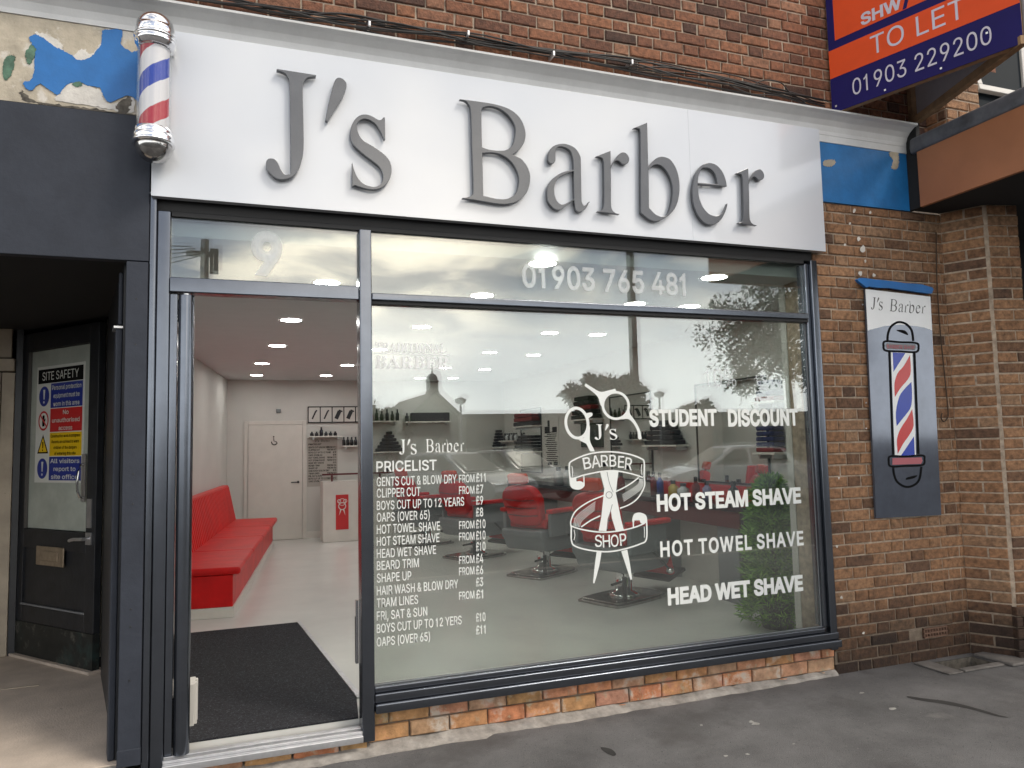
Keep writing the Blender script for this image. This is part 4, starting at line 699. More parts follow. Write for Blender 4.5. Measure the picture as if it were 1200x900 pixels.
# blades
blob([(703, 552.6, 1), (717, 552, 1), (721.5, 577, 1), (727.6, 608, 1), (731, 621, 1), (721.5, 622, 1), (717, 607, 1), (715, 592, 1), (708, 572, 1)], 1)
blob([(711, 552, 1), (724.6, 552.6, 1), (721.6, 577, 1), (717.5, 592, 1), (712, 608, 1), (710.5, 622.5, 1), (701.5, 622, 1), (704.5, 606, 1), (707.5, 578, 1)], 1)
blob([(699.2, 646.5, 1), (704.9, 646.6, 1), (702, 664), (696.6, 683.5, 1), (694.9, 683.3, 1), (697, 662)], 3)
blob([(728, 646, 1), (735, 644, 1), (738, 660), (740.8, 679, 1), (738.8, 679.3, 1), (733.5, 663)], 3)
# ribbon, turning behind the blades
stroke([(755, 559, 1), (755, 570), (748, 583), (738, 591), (726.5, 595.6, 1)], 1.5); stroke([(748.5, 559.5, 1), (740, 566), (730, 572), (721.5, 576, 1)], 1.5)
for k in range(5):
    t = (k+.6)/5.4; stroke([(749+5.4*t, 560.5+1.5*t), (746.5+5*t, 568+6*t), (729+2*t, 579+10*t)], .55)
stroke([(707.5, 580.5, 1), (690, 588), (675, 598.5), (669, 610), (669.3, 618, 1)], 1.5); stroke([(703.5, 604.3, 1), (692, 610), (681, 617.5, 1)], 1.5)
for k in range(5):
    t = (k+.6)/5.4; stroke([(671.5+9*t, 616.5+1.2*t), (675+8.5*t, 604+6.5*t), (698-1.5*t, 586.5+13*t)], .55)
# lower band
stroke([(669.5, 616.5), (680, 620), (697, 623), (712, 623.5), (730, 621.3), (745, 617.5), (755.5, 613)], 1.6)
stroke([(669.5, 616.5, 1), (669.8, 634), (675, 640.5), (692, 645), (712, 646.5), (730, 643.8), (750, 637.5), (757.5, 631.5), (757.5, 608, 1)], 1.7)
stroke([(672.5, 621), (673.6, 627), (672.4, 633)], .8); stroke([(754.8, 617), (755.2, 624), (755, 630)], .8)
blob([(741, 608), (743, 602.5), (748.5, 600.6), (755, 602.3), (758, 606.5), (757.8, 612.5, 1), (752, 613.5), (750, 611.5), (749.8, 609.8, 1), (743.2, 609.8, 1), (743, 612), (741.2, 612)]); stroke([(741.9, 606), (742.2, 618)], 1.4)
def arc_letter(ch, cx, top, base, wd, tilt=0):
    a = at(cx-wd/2, base, GYL); c = at(cx+wd/2, base, GYL); d = at(cx, top, GYL); o_ = Vector((a.x, GYL, a.z))
    u = Vector((math.cos(tilt), 0, math.sin(tilt))); put_text(b, ch, o_, u, Vector((-math.sin(tilt), 0, math.cos(tilt))), c.x-a.x, d.z-a.z, bold=.006)
for ch, cx, tp, bs, wd, tl in (('B', 689.2, 536.3, 550.3, 9, .16), ('A', 699, 534, 548.8, 10.6, .08), ('R', 708.8, 533.2, 547, 8.6, .02), ('B', 718.4, 532.8, 547, 8, 0), ('E', 727.6, 534, 548, 7.2, -.08), ('R', 736, 535.5, 550, 8.2, -.14)): arc_letter(ch, cx, tp, bs, wd, tl)
for ch, cx, tp, bs, wd, tl in (('S', 701.2, 626.6, 641, 8.4, -.03), ('H', 710.8, 627, 641.8, 8.6, 0), ('O', 720.6, 626.6, 641.2, 9.2, .02), ('P', 730.8, 625.2, 639.8, 7.6, .06)): arc_letter(ch, cx, tp, bs, wd, tl)
a_ = at(697, 516, GYL); c_ = at(723.5, 513, GYL); d_ = at(700, 497, GYL); put_word(b, (a_.x, c_.x, a_.z, d_.z), GYL, range(3))
b.build('emblem', 'vinyl', gw)
b = MB()
for pts, wd, cl_ in ((ell(713.6, 580, 3.6, 3.8), .7, True), ([(711.2, 553), (714, 566), (718.4, 577)], .6, False), ([(717.4, 591), (713.6, 606), (711.5, 620)], .7, False)): add_flat(b, px_poly(stroke_loops(pts, wd, closed=cl_), GYL), GYL, thick=.0019+.0002*cl_)
b.build('emblem_line', 'cgrey', gw)

# -- the open door leaf, swung in against the left wall, with its round hinge stile
dr = MB(); dr.lathe([(.036, .004), (.036, 2.186)], Matrix.Translation((-.270, .012, 0)), 24)
door = dr.build('door_leaf', 'frame', sh, bevel=.003)
b = MB(); b.box(-.3440, -.309, -.004, .06, -.01, 2.19); b.build('door_jamb', 'frame', sh, bevel=.004)
b = MB()
for z0, z1 in ((.02, .25), (2.06, 2.17)): b.box(-.335, -.297, .052, .95, z0, z1)
for y0, y1 in ((.87, .95),): b.box(-.334, -.298, y0, y1, .251, 2.059)
b.build('door_rail', 'frame', door, bevel=.004)
b = MB(); b.box(-.319, -.313, .055, .868, .252, 2.058); b.build('door_glass', 'glass_in', door)
b = MB(); b.lathe([(.024, 2.1865), (.024, 2.193)], Matrix.Translation((-.270, .012, 0)), 16); b.build('pivot', 'chrome', door)
b = MB()
for k in range(5): b.box(-.2965, -.232+.012*(k % 2), .30+.028*k, .325+.028*k, .02, .235)
b.box(-.2968, -.222, .445, .465, .05, .22); b.build('ribbed_guard', 'paper', door, bevel=.004)
b = MB(); b.box(.553, .5675, .078, .11, .30, .62); b.build('door_keep', 'chrome', sh)

# ================================================================== barber pole
# axis in front of the sign's left end
BPY = -.17
pt_ = at(180, 25, BPY); pb_ = at(180, 190, BPY)
bx = (at(181.5, 60, BPY).x+at(180.5, 150, BPY).x)/2
def zpx(y): return at(180, y, BPY).z
rp = (at(201, 100, BPY).x-at(159.5, 100, BPY).x)/2
bp_ = thing('barber_pole', 'red, white and blue striped barber pole with chrome domes beside the white sign', 'barber pole', (bx, BPY, zpx(200)))
X = Matrix.Translation((bx, BPY, 0))
zt, zb = zpx(58), zpx(152)
rg = rp*1.0
b = MB(); b.lathe([(rg, zb), (rg, zt)], X, 32, cap=False); b.lathe([(rg-.004, zb), (rg-.004, zt)], X, 32, cap=False); b.build('glass_tube', 'tube', bp_, smooth=True)
b = MB(); rc = rp*.84; nn, mm = 96, 120
pitch = (zt-zb)*1.62
for j in range(mm+1):
    for i in range(nn): a = 2*math.pi*i/nn; b.v.append(Vector((bx+rc*math.cos(a), BPY+rc*math.sin(a), zb+(zt-zb)*j/mm)))
for j in range(mm):
    for i in range(nn):
        k = (i+1) % nn
        th = (360*(i+.5)/nn-90) % 360; ph = ((j+.5)/mm*1.02-.75*(th-90)/360) % 1.0
        b.mid = 2 if (ph < .05 or ph > .82) else 1 if .32 < ph < .57 else 0
        b.face((j*nn+i, j*nn+k, (j+1)*nn+k, (j+1)*nn+i))
b.mid = 0
b.build('striped_core', ['cyl_w', 'cyl_b', 'cyl_r'], bp_, smooth=True)
R1 = rp*1.20
def ring(z0, z1, r): return [(r*.96, z0), (r, z0+(z1-z0)*.25), (r, z0+(z1-z0)*.75), (r*.96, z1)]
b = MB(); z0, z1 = zpx(57), zpx(44)
h = z1-z0
b.lathe([(rg*.9, z0), (rg*1.05, z0), (rg*1.07, z0+h*.25), (rg*1.16, z0+h*.32), (rg*1.18, z0+h*.7), (rg*1.12, z0+h*.76), (rg*1.22, z0+h*.82), (rg*1.24, z0+h), (rg*1.0, z0+h)], X, 36, cap=False)
b.build('top_collar', 'chrome', bp_, smooth=True)
b = MB(); z0, z1 = zpx(43.5), zpx(17); h = z1-z0
b.lathe([(rg*1.12, z0), (rg*1.15, z0+h*.05), (rg*1.15, z0+h*.28), (rg*1.1, z0+h*.36)]+[(rg*1.1*math.cos(t), z0+h*.36+rg*1.0*math.sin(t)) for t in [R(6*k) for k in range(15)]]+[(.002, z0+h*.36+rg*1.0)], X, 36)
b.build('top_dome', 'chrome', bp_, smooth=True)
b = MB(); z0, z1 = zpx(170), zpx(152); h = z1-z0
b.lathe([(rg*1.05, z0), (rg*1.24, z0), (rg*1.26, z0+h*.12), (rg*1.2, z0+h*.2), (rg*1.24, z0+h*.28), (rg*1.22, z0+h*.5), (rg*1.12, z0+h*.56), (rg*1.16, z0+h*.65), (rg*1.1, z0+h*.95), (rg*.9, z0+h)], X, 36, cap=False)
b.build('bottom_collar', 'chrome', bp_, smooth=True)
b = MB(); z0, z1 = zpx(170), zpx(201); h = rg*1.12; z1 = z0-h
b.lathe([(.002, z1)]+[(rg*1.06*math.cos(t), z0-h*math.sin(t)) for t in [R(8*k) for k in range(11, -1, -1)]], X, 36)
b.build('bottom_dome', 'chrome_dark', bp_, smooth=True)
b = MB()
for z in (zpx(46), zpx(160)): b = MB(); b.box(bx-rg*.3, bx+rg*1.02, BPY+rg*.7, YS-.001, z-.022, z+.022); b.build('wall_bracket', 'chrome', bp_, bevel=.008)

# ================================================================== cables along the cove
cb_ = thing('cable_bundle', 'tangle of black cables strung along the brickwork just above the white cove', 'cables', (2.2, -.05, 3.68))
base = [(40, -40), (230, -3), (330, 14), (400, 24), (470, 34), (550, 44), (640, 60), (720, 74), (800, 88), (880, 102), (965, 124)]
for k in range(9):
    pts = []
    for px, py in base:
        p = at(px, py+rnd.uniform(-5, 6)+ (k-4)*.9, -.02-.012*(k % 3)); pts.append(p)
    pts = [Vector((*q, 0)) for q in spline([(p.x, p.z) for p in pts], 5, False)]
    b = MB(); b.tube([(q.x, -.022-.010*(k % 4)-.012*math.sin(q.x*3+k), q.y+.004*math.sin(q.x*11+k*2)) for q in pts], rnd.choice((.0035, .0045, .006, .005)), 6); b.build('cable', 'cable', cb_, smooth=True)
for pts in ([(880, 102), (895, 94), (915, 97), (925, 108), (940, 118), (952, 130)], [(855, 100), (880, 110), (910, 112), (940, 121), (958, 128)], [(480, 36), (520, 40), (560, 52), (620, 62)]):
    b = MB(); b.tube([(at(x, y, -.045).x, -.045, at(x, y, -.045).z) for x, y in spline(pts, 5, False)], .004, 6); b.build('loose_cable', 'cable', cb_, smooth=True)
for px, py in ((433, 27), (549, 38), (649, 62), (741, 72)):
    p = at(px, py, -.07); b = MB(); b.box(p.x-.007, p.x+.007, -.075, .01, p.z-.018, p.z+.012); b.build('cable_clip', 'alu', cb_, bevel=.003)
# hanging cable with a hook on the wall beside the banner
pts = [(1097, 272), (1098, 330), (1102, 390), (1107, 440), (1111, 482), (1110, 490), (1106, 494), (1103, 490), (1104, 484)]
b = MB(); b.tube([(at(x, y, -.015).x, -.015, at(x, y, -.015).z) for x, y in spline(pts, 5, False)], .0045, 6); tag(b.build('hanging_cable', mat('rusty_cable', (.06, .035, .02), .7, var=.2), smooth=True), 'thin dark cable hanging down the brick wall and ending in a small hook', 'cable')

# ================================================================== canopy on the right
cn = thing('canopy', 'brown clad canopy with a grey lead top jutting out over the pavement on the right', 'canopy', (5.2, -1.2, 3.0))
b = MB(); b.box(4.472, 4.50, -2.4, -.105, 3.015, 3.43); b.box(4.501, 9.0, -2.4, -2.37, 3.015, 3.43); b.build('fascia', 'brown', cn, bevel=.003)
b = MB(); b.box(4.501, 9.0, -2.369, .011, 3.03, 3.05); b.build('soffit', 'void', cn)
b = MB(); mtx = Matrix(((1, 0, 0, 4.455), (0, 0, -1, -.06), (0, 1, 0, 3.425), (0, 0, 0, 1)))
b.prism([(0, .03), (0.008, -.008), (.03, -.016), (.07, -.01), (.09, .02), (.09, .105), (.03, .108), (.008, .09)], mtx, 2.36); b.build('lead_flashing', 'lead', cn, bevel=.01)
b = MB(); b.box(4.546, 9.0, -2.36, -.012, 3.431, 3.446); b.build('felt_top', 'lead', cn)
b = MB(); b.lathe([(.06, 0), (.06, .28)], Matrix.Translation((5.05, -.8, 3.012)) @ Matrix.Rotation(R(90), 4, 'Y'), 12); b.build('soffit_fitting', 'cblack', cn)

# neighbouring entrance under the canopy, seen past the pier
ne = thing('neighbouring_entrance', 'dark glazed entrance with a pale frame just visible beyond the brick pier', 'shop entrance', (5.9, .45, GZ))
b = MB(); b.box(5.0, 9.0, .35, .40, 1.86, 3.03); b.box(5.0, 9.0, .36, .40, GZ, .1); b.build('dark_panel', 'void', ne); b = MB(); b.box(5.10, 9.0, .0115, .36, 3.032, 3.06); b.build('entrance_soffit', 'void', ne)
b = MB(); b.box(5.15, 9.0, .30, .348, 1.80, 1.855); b.build('blue_rail', 'bblue', ne)
b = MB(); b.box(5.15, 5.24, .30, .345, .13, 1.80); b.box(5.9, 5.96, .30, .345, .13, 1.80); b.box(5.24, 5.9, .30, .345, 1.74, 1.795); b.build('pale_frame', 'cove', ne, bevel=.005)
b = MB(); b.box(5.24, 9.0, .352, .36, .1, 1.80); b.build('pane', 'carglass', ne)
b = MB(); b.box(5.05, 9.0, .30, .34, 2.42, 2.46); b.build('transom_rail', 'lead', ne)

# ================================================================== estate agent's V board
tb = thing('to_let_board', 'orange and navy V shaped TO LET board fixed to the brickwork above the canopy', 'to let board', (4.2, -.5, 3.65))
def vplane(p, ang):
    u = Vector((math.sin(ang), -math.cos(ang), 0)); return Vector(p), u
A0, uA = vplane((3.825, -.015, 0), R(19.65)); B0, uB = vplane((4.568, -.015, 0), R(-17.76))
nA = Vector((uA.y, -uA.x, 0))                     # towards the left, the seen face
ZB, ZT, LB = 3.650, 4.80, 1.135
def ap(px, py):
    d = ray(px, py); s = ((A0-CAM).dot(nA))/d.dot(nA); p = CAM+d*s; return (Vector((p.x, p.y, 0))-A0).dot(uA), p.z
def slab(b, O, u, n, u0, u1, z0, z1, d0, d1):
    q = [(u0, z0), (u1, z0), (u1, z1), (u0, z1)]
    b.hexa([O+u*a+UZ*z+n*d0 for a, z in q], [O+u*a+UZ*z+n*d1 for a, z in q])
b = MB(); slab(b, A0, uA, nA, 0, LB, ZB, ZT, 0, .006); pA = b.build('front_board', 'navy', tb)
b = MB(); slab(b, A0, uA, nA, .0, LB, 3.893, 4.093, .0063, .0075); slab(b, A0, uA, nA, .05, LB-.05, 4.152, ZT-.05, .0063, .0075); b.build('orange_band', 'orange', pA)
b = MB(); slab(b, A0, uA, nA, -.004, .028, ZB-.004, ZT, -.045, -.001); slab(b, A0, uA, nA, .0, LB, ZB, ZB+.04, -.045, -.0012); slab(b, A0, uA, nA, LB-.05, LB, ZB+.04, ZT, -.045, -.001); b.build('batten', 'batten', tb)
nB = Vector((uB.y, -uB.x, 0))
b = MB(); slab(b, B0, uB, nB, 0, LB, ZB+.045, ZT, -.006, 0); b.build('rear_board', 'board_back', tb)
b = MB(); slab(b, B0, uB, nB, .0, LB, ZB-.005, ZB+.045, -.008, .038); slab(b, B0, uB, nB, 0, .05, ZB+.046, ZT, .001, .036); b.build('batten', 'batten', tb)
b = MB()
def board_text(body, u0, u1, z0, cap, bold=0, sp=1.): put_text(b, body, A0+uA*u0+UZ*z0+nA*.0078, uA, UZ, u1-u0, cap, bold, sp)
for args, nm in ((('01903 229200', .150, .984, 3.718, .112, -.004), 'phone_number'), (('TO', .285, .50, 3.942, .128, 0), 'offer_lettering'), (('LET', .575, .855, 3.942, .128, 0), 'offer_lettering'), (('SHW', .232, .50, 4.170, .085, .028), 'agent_name')):
    b = MB(); board_text(*args); b.build(nm, 'lilac', pA)
b = MB(); put_poly = [A0+uA*a+UZ*z+nA*.0077 for a, z in ((.50, 4.155), (.525, 4.155), (.575, 4.32), (.548, 4.32))]
b.add(put_poly, [(0, 1, 2, 3)]); b.build('logo_slash', 'navy', pA)
for u_, z_ in ((.03, 3.69), (.36, 3.675), (.7, 3.68), (.96, 3.79)): b = MB(); slab(b, A0, uA, nA, u_-.006, u_+.006, z_-.006, z_+.006, .0063, .0085); b.build('screw', 'alu', pA)

# ================================================================== banner sign on the side wall
bn = thing('banner_sign', "tall glossy dark panel with a painted barber pole on the brick wall", 'wall sign', (4.33, -.02, .87))
YB = -.024
cs = [at(1014, 338.5, YB), at(1090.5, 347.5, YB), at(1103.2, 603.5, YB), at(1026.8, 607.5, YB)]
cs = [Vector((p.x, YB, p.z)) for p in cs]
def lerp2(s, t): return cs[0]*(1-s)*(1-t)+cs[1]*s*(1-t)+cs[2]*s*t+cs[3]*(1-s)*t
b = MB(); b.hexa([lerp2(0, 1), lerp2(1, 1), lerp2(1, 0), lerp2(0, 0)], [p+Vector((0, .016, 0)) for p in (lerp2(0, 1), lerp2(1, 1), lerp2(1, 0), lerp2(0, 0))]); b.build('panel', 'acrylic', bn)
def bpx(b, pts, th, sub=1, org=(1000, 320), sc=6.0):
    add_flat(b, px_poly([spline([(*p[:2], 1) if sub == 1 else p for p in pts], sub)], YB, org, sc), YB, th, extrude=.0002)
b = MB(); bpx(b, [(84, 112), (541, 166), (553, 402), (500, 384), (430, 372), (330, 362), (220, 372), (150, 390), (101, 404)], .0004); b.build('white_head', 'bwhite', bn)
b = MB(); a_ = at(1000+122/6, 320+262/6, YB); c_ = at(1000+503/6, 320+290/6, YB); d_ = at(1000+130/6, 320+168/6, YB); e_ = at(1000+503/6, 320+192/6, YB)
# the small name follows the slope of the panel's top
mb = MB(); put_word(mb, (0, 1, 0, 1), 0)
o_ = Vector((a_.x, YB, a_.z)); uu = Vector((c_.x-a_.x, 0, c_.z-a_.z)); vv = Vector((d_.x-a_.x, 0, d_.z-a_.z))
b.add([o_+uu*p.x+vv*p.z+Vector((0, -.0008, 0)) for p in mb.v], mb.f); b.build('name_lettering', 'greyink', bn)
# pole picture: outlines in black, fills inside
def P6(x, y): return (1000+x/6, 320+y/6)
def Q6(x, y): return (1000+x/5.627, 460+y/5.627)
b = MB()
def bst(pts, wd, **k): add_flat(b, px_poly(stroke_loops(pts, wd, **k), YB), YB, thick=.0009+rnd.random()*.0004)
bst([P6(240, 478), P6(243, 430), P6(262, 380), P6(300, 350), P6(335, 346), P6(375, 362), P6(410, 405), P6(421, 478)], 2.6)
bst([P6(225, 480), P6(325, 486), P6(440, 492), P6(458, 520), P6(440, 555), P6(330, 551), P6(228, 545), P6(212, 512)], 2.4, closed=True)
bst([P6(253, 550), Q6(262, 410)], 2.7); bst([P6(428, 556), Q6(428, 405)], 2.9)
bst([Q6(245, 420), Q6(340, 422), Q6(455, 415), Q6(468, 440), Q6(455, 478), Q6(340, 484), Q6(248, 487), Q6(233, 455)], 2.4, closed=True)
bst([Q6(262, 490), Q6(268, 540), Q6(290, 590), Q6(345, 622), Q6(400, 610), Q6(435, 570), Q6(448, 490)], 2.6)
add_flat(b, px_poly([spline([P6(302, 402), P6(350, 400), P6(375, 415), P6(384, 436), P6(350, 424)], 4)], YB), YB, .0009); add_flat(b, px_poly([spline([Q6(348, 575), Q6(355, 560), Q6(420, 545), Q6(400, 565)], 4)], YB), YB, .0009)
b.build('pole_outline', 'ink', bn)
b = MB(); add_flat(b, px_poly([[P6(264, 556), P6(414, 562), Q6(413, 412), Q6(274, 420)]], YB), YB, .0003); b.build('pole_white', 'bwhite', bn)
b = MB()
add_flat(b, px_poly([[P6(276, 558), P6(366, 562), P6(282, 695)], spline([P6(408, 765, ) + (1,), P6(360, 815), P6(322, 870), Q6(280, 130), Q6(285, 222)+(1,), Q6(330, 165), Q6(372, 110), Q6(385, 60), P6(412, 830)], 3), [Q6(400, 288), Q6(405, 410), Q6(312, 418)]], YB), YB, .0007); b.build('blue_stripe', 'bblue', bn)
b = MB()
add_flat(b, px_poly([spline([P6(398, 575)+(1,), P6(404, 690), P6(385, 745), P6(330, 810), P6(292, 872)+(1,), P6(288, 780), P6(310, 705), P6(352, 655)], 3), spline([Q6(388, 108)+(1,), Q6(397, 215), Q6(372, 275), Q6(330, 335), Q6(292, 405)+(1,), Q6(287, 310), Q6(310, 240), Q6(352, 175)], 3)], YB), YB, .0007); b.build('red_stripe', 'bred', bn)
b = MB(); add_flat(b, px_poly([[P6(232, 492), P6(438, 502), P6(444, 524), P6(432, 542), P6(236, 534), P6(224, 512)]], YB), YB, .0003); b.build('collar_fill', 'cgrey', bn)
b = MB(); add_flat(b, px_poly([[Q6(258, 432), Q6(450, 428), Q6(456, 450), Q6(446, 470), Q6(258, 476)]], YB), YB, .0003); b.build('lower_collar_fill', 'pink', bn)
b = MB(); a_ = at(*P6(236, 529), YB); c_ = at(*P6(432, 537), YB); d_ = at(*P6(236, 503), YB)
put_text(b, 'BARBER SHOP', (a_.x, YB-.0012, a_.z), Vector((c_.x-a_.x, 0, c_.z-a_.z)).normalized(), UZ, (c_-a_).length, d_.z-a_.z, .02); b.build('collar_lettering', 'pink', bn)
# torn blue strip along its top
b = MB(); lp = px_poly([jag([(22, 48), (60, 40), (200, 55), (420, 80), (545, 105), (548, 130), (530, 150), (420, 128), (250, 110), (120, 98), (75, 100)], 4, 3)], -.03, (1000, 320), 6)
vs, fs = curve_mesh(lp, extrude=.012); b.add([(p[0], -.032-p[2], p[1]) for p in vs], fs); b.build('torn_blue_strip', 'blue_paint', bn)
for px, py in ((1011, 357), (1015, 472), (1015, 502), (1021.5, 583)): p = at(px, py, -.004); b = MB(); b.lathe([(.006, 0), (.004, .006)], Matrix.Translation((p.x, -.002, p.z)) @ Matrix.Rotation(R(90), 4, 'X'), 8); b.build('screw', 'alu', bn)

# ================================================================== left: navy shopfront and its deep doorway
ls = thing('neighbouring_shopfront', 'navy painted timber shopfront with a deep dark doorway left of the barber shop', 'shopfront', (-1.2, 0, 0))
b = MB(); b.box(-3.4, -.4375, -.034, .02, 2.335, 3.052); b.build('fascia_board', 'navy_wood', ls, bevel=.004)
b = MB(); b.box(-3.4, -.44, -.018, .02, 3.0525, 3.06); b.build('fascia_gap', 'void', ls)
b = MB(); b.box(-.532, -.4385, -.040, .05, .0, 2.33); b.build('corner_post', 'navy_wood', ls, bevel=.003)
b = MB(); b.box(-.534, -.4365, -.043, .052, .0, .075); b.build('post_foot', 'navy_wood', ls, bevel=.003)
for z in (2.15, 1.93, 1.32, 1.18, .70, .62, .38): p = Vector((-.487, -.0405, z)); b = MB(); b.lathe([(.005, 0), (.005, .002)], Matrix.Translation(p) @ Matrix.Rotation(R(90), 4, 'X'), 8); b.build('screw_hole', 'cblack', ls)
# splayed right side of the doorway
r0, r1 = Vector((-.555, .06, 0)), Vector((-.86, 1.60, 0)); ud = (r1-r0).normalized(); nd = Vector((-ud.y, ud.x, 0))*1
if nd.x > 0: nd = -nd
b = MB()
def slab2(b, O, u, n, u0, u1, z0, z1, d0, d1): slab(b, O, u, n, u0, u1, z0, z1, d0, d1)
slab2(b, r0, ud, nd, 0, 1.57, 0, 2.7, -.03, 0); b.build('side_lining', 'black_paint', ls)
b = MB(); slab2(b, r0, ud, nd, .0, .11, 0, 2.02, .001, .03); slab2(b, r0, ud, nd, .02, .05, 2.04, 2.3, .001, .02); b.build('side_board', 'navy_wood', ls, bevel=.006)
b = MB(); slab2(b, r0, ud, nd, -.01, .13, 2.02, 2.03, .001, .04); b.build('torn_tape', 'alu', ls)
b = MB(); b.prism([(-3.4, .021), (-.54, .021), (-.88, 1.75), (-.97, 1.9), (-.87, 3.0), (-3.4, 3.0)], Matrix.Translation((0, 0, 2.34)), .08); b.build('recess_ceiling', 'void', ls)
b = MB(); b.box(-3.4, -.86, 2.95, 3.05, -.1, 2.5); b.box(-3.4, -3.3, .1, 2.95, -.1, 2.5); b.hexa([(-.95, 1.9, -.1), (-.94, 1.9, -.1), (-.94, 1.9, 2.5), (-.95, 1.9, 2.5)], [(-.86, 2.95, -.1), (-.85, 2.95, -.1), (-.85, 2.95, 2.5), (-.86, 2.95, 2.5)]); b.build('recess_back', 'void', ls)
# cream boarding left of the door
b = MB()
for x0, x1 in ((-2.6, -1.98), (-1.975, -1.66), (-1.655, -1.575)): b.box(x0, x1, 2.36+.008*(x1 > -1.6), 2.40, .0, 2.02)
b.box(-2.6, -1.575, 2.35, 2.40, 2.03, 2.12); b.box(-2.6, -1.60, 2.37, 2.40, 2.13, 2.95); b.build('cream_boarding', 'cream', ls, bevel=.004)
b = MB(); b.box(-1.573, -1.53, 2.38, 2.45, 0, 2.6); b.build('door_post', 'black_paint', ls)
# the door, standing ajar
D0 = Vector((-1.528, 2.381, 0)); uD = Vector((.6354, -.7718, 0)); nD = Vector((uD.y, -uD.x, 0))
dd = thing('panelled_door', 'black painted door with a netted window and brass letterbox, ajar in the dark doorway', 'door', (-1.22, 2.0, 0))
def dsl(b, u0, u1, z0, z1, d0, d1): slab(b, D0, uD, nD, u0, u1, z0, z1, d0, d1)
b = MB()
for u0, u1, z0, z1 in ((0, .07, .25, 2.3), (.855, .965, .25, 2.3), (.07, .855, .25, .36), (.07, .855, .765, .895), (.07, .855, 2.17, 2.3)): dsl(b, u0, u1, z0, z1, -.045, .0)
dsl(b, .07, .855, .36, .765, -.045, -.014); b.build('door_frame', 'black_paint', dd, bevel=.003)
b = MB(); dsl(b, .0, .965, .02, .248, -.045, .002); b.build('kick_plate', 'scuffed', dd)
b = MB(); dsl(b, .05, .855, .362, .374, -.0135, .001); b.build('panel_moulding', 'cgrey', dd, bevel=.003)
b = MB(); dsl(b, .072, .853, .9, 2.165, -.03, -.02); b.build('net_window', 'dirty_glass', dd)
b = MB(); dsl(b, .068, .09, .9, 2.165, -.019, -.002); b.build('glazing_bead', 'greyink', dd)
brass = mat('tarnished_brass', (.36, .29, .21), .45, metal=.5, var=.15, vscale=20)
b = MB(); dsl(b, .27, .615, .655, .785, .001, .012); lb = b.build('letterbox', brass, dd, bevel=.004)
b = MB(); dsl(b, .335, .555, .69, .755, .013, .02); b.build('letterbox_flap', brass, lb, bevel=.004)
b = MB(); dsl(b, .80, .845, 1.10, 1.42, .001, .006); hp = b.build('handle_plate', 'alu', dd)
pts = [(0.835, 1.35, .006), (.83, 1.345, .03), (.825, 1.30, .042), (.822, 1.23, .045), (.825, 1.17, .042), (.83, 1.13, .03), (.835, 1.125, .006)]
b = MB(); b.tube([D0+uD*p[0]+UZ*p[1]+nD*p[2] for p in pts], .008, 8); b.build('pull_handle', 'chrome_dark', hp, smooth=True)
b = MB(); dsl(b, .875, .925, .93, 1.12, .001, .008); b.build('lock_plate', 'alu', dd)
pts = [(.90, .86, .002), (.90, .86, .045), (.80, .855, .05), (.745, .845, .045)]
b = MB(); b.tube([D0+uD*p[0]+UZ*p[1]+nD*p[2] for p in pts], .011, 8); dsl(b, .87, .93, .82, .90, .001, .010); b.build('lever_handle', 'alu', dd, smooth=False)
b = MB(); slab(b, D0, uD, nD, -.02, .98, .0, .018, -.08, .03); b.build('weather_bar', 'entry_bar' if 'entry_bar' in M else 'concrete', ls)
# -- site safety notice taped on its window
ss = thing('safety_sign', 'white SITE SAFETY notice with coloured panels on the black door', 'safety sign', tuple(D0+uD*.47+UZ*1.2))
su0, su1, sz0, sz1 = .165, .775, 1.222, 2.048
b = MB(); dsl(b, su0, su1, sz0, sz1, -.0195, -.0170); b.build('sign_sheet', 'signwhite', ss)
H_ = sz1-sz0
rowz = [(.852, .975), (.635, .845), (.43, .628), (.225, .422), (.02, .218)]
nm_ = ['ink', 'blue', 'red', 'yellow', 'blue']
def srect(m_, u0, u1, t0, t1, d, name): b = MB(); dsl(b, su0+(su1-su0)*u0, su0+(su1-su0)*u1, sz0+H_*t0, sz0+H_*t1, d, d+.0006); return b.build(name, m_, ss)
srect('ink', .03, .97, *rowz[0], -.0168, 'title_panel')
def st(b, body, u0, u1, t0, cap, bold=.0): put_text(b, body, D0+uD*(su0+(su1-su0)*u0)+UZ*(sz0+H_*t0)+nD*(-.0158), uD, UZ, (su1-su0)*(u1-u0), H_*cap, bold)
bw = MB(); bk = MB(); b = bw
st(bw, 'SITE SAFETY', .12, .88, .878, .072)
txt = [['Personal protection', 'equipment must be', 'worn in this area'], ['No', 'unauthorised', 'access'], ['Construction work in progress', 'Parents are advised to warn', 'children of the dangers', 'of entering this site'], ['All visitors', 'report to', 'site office']]
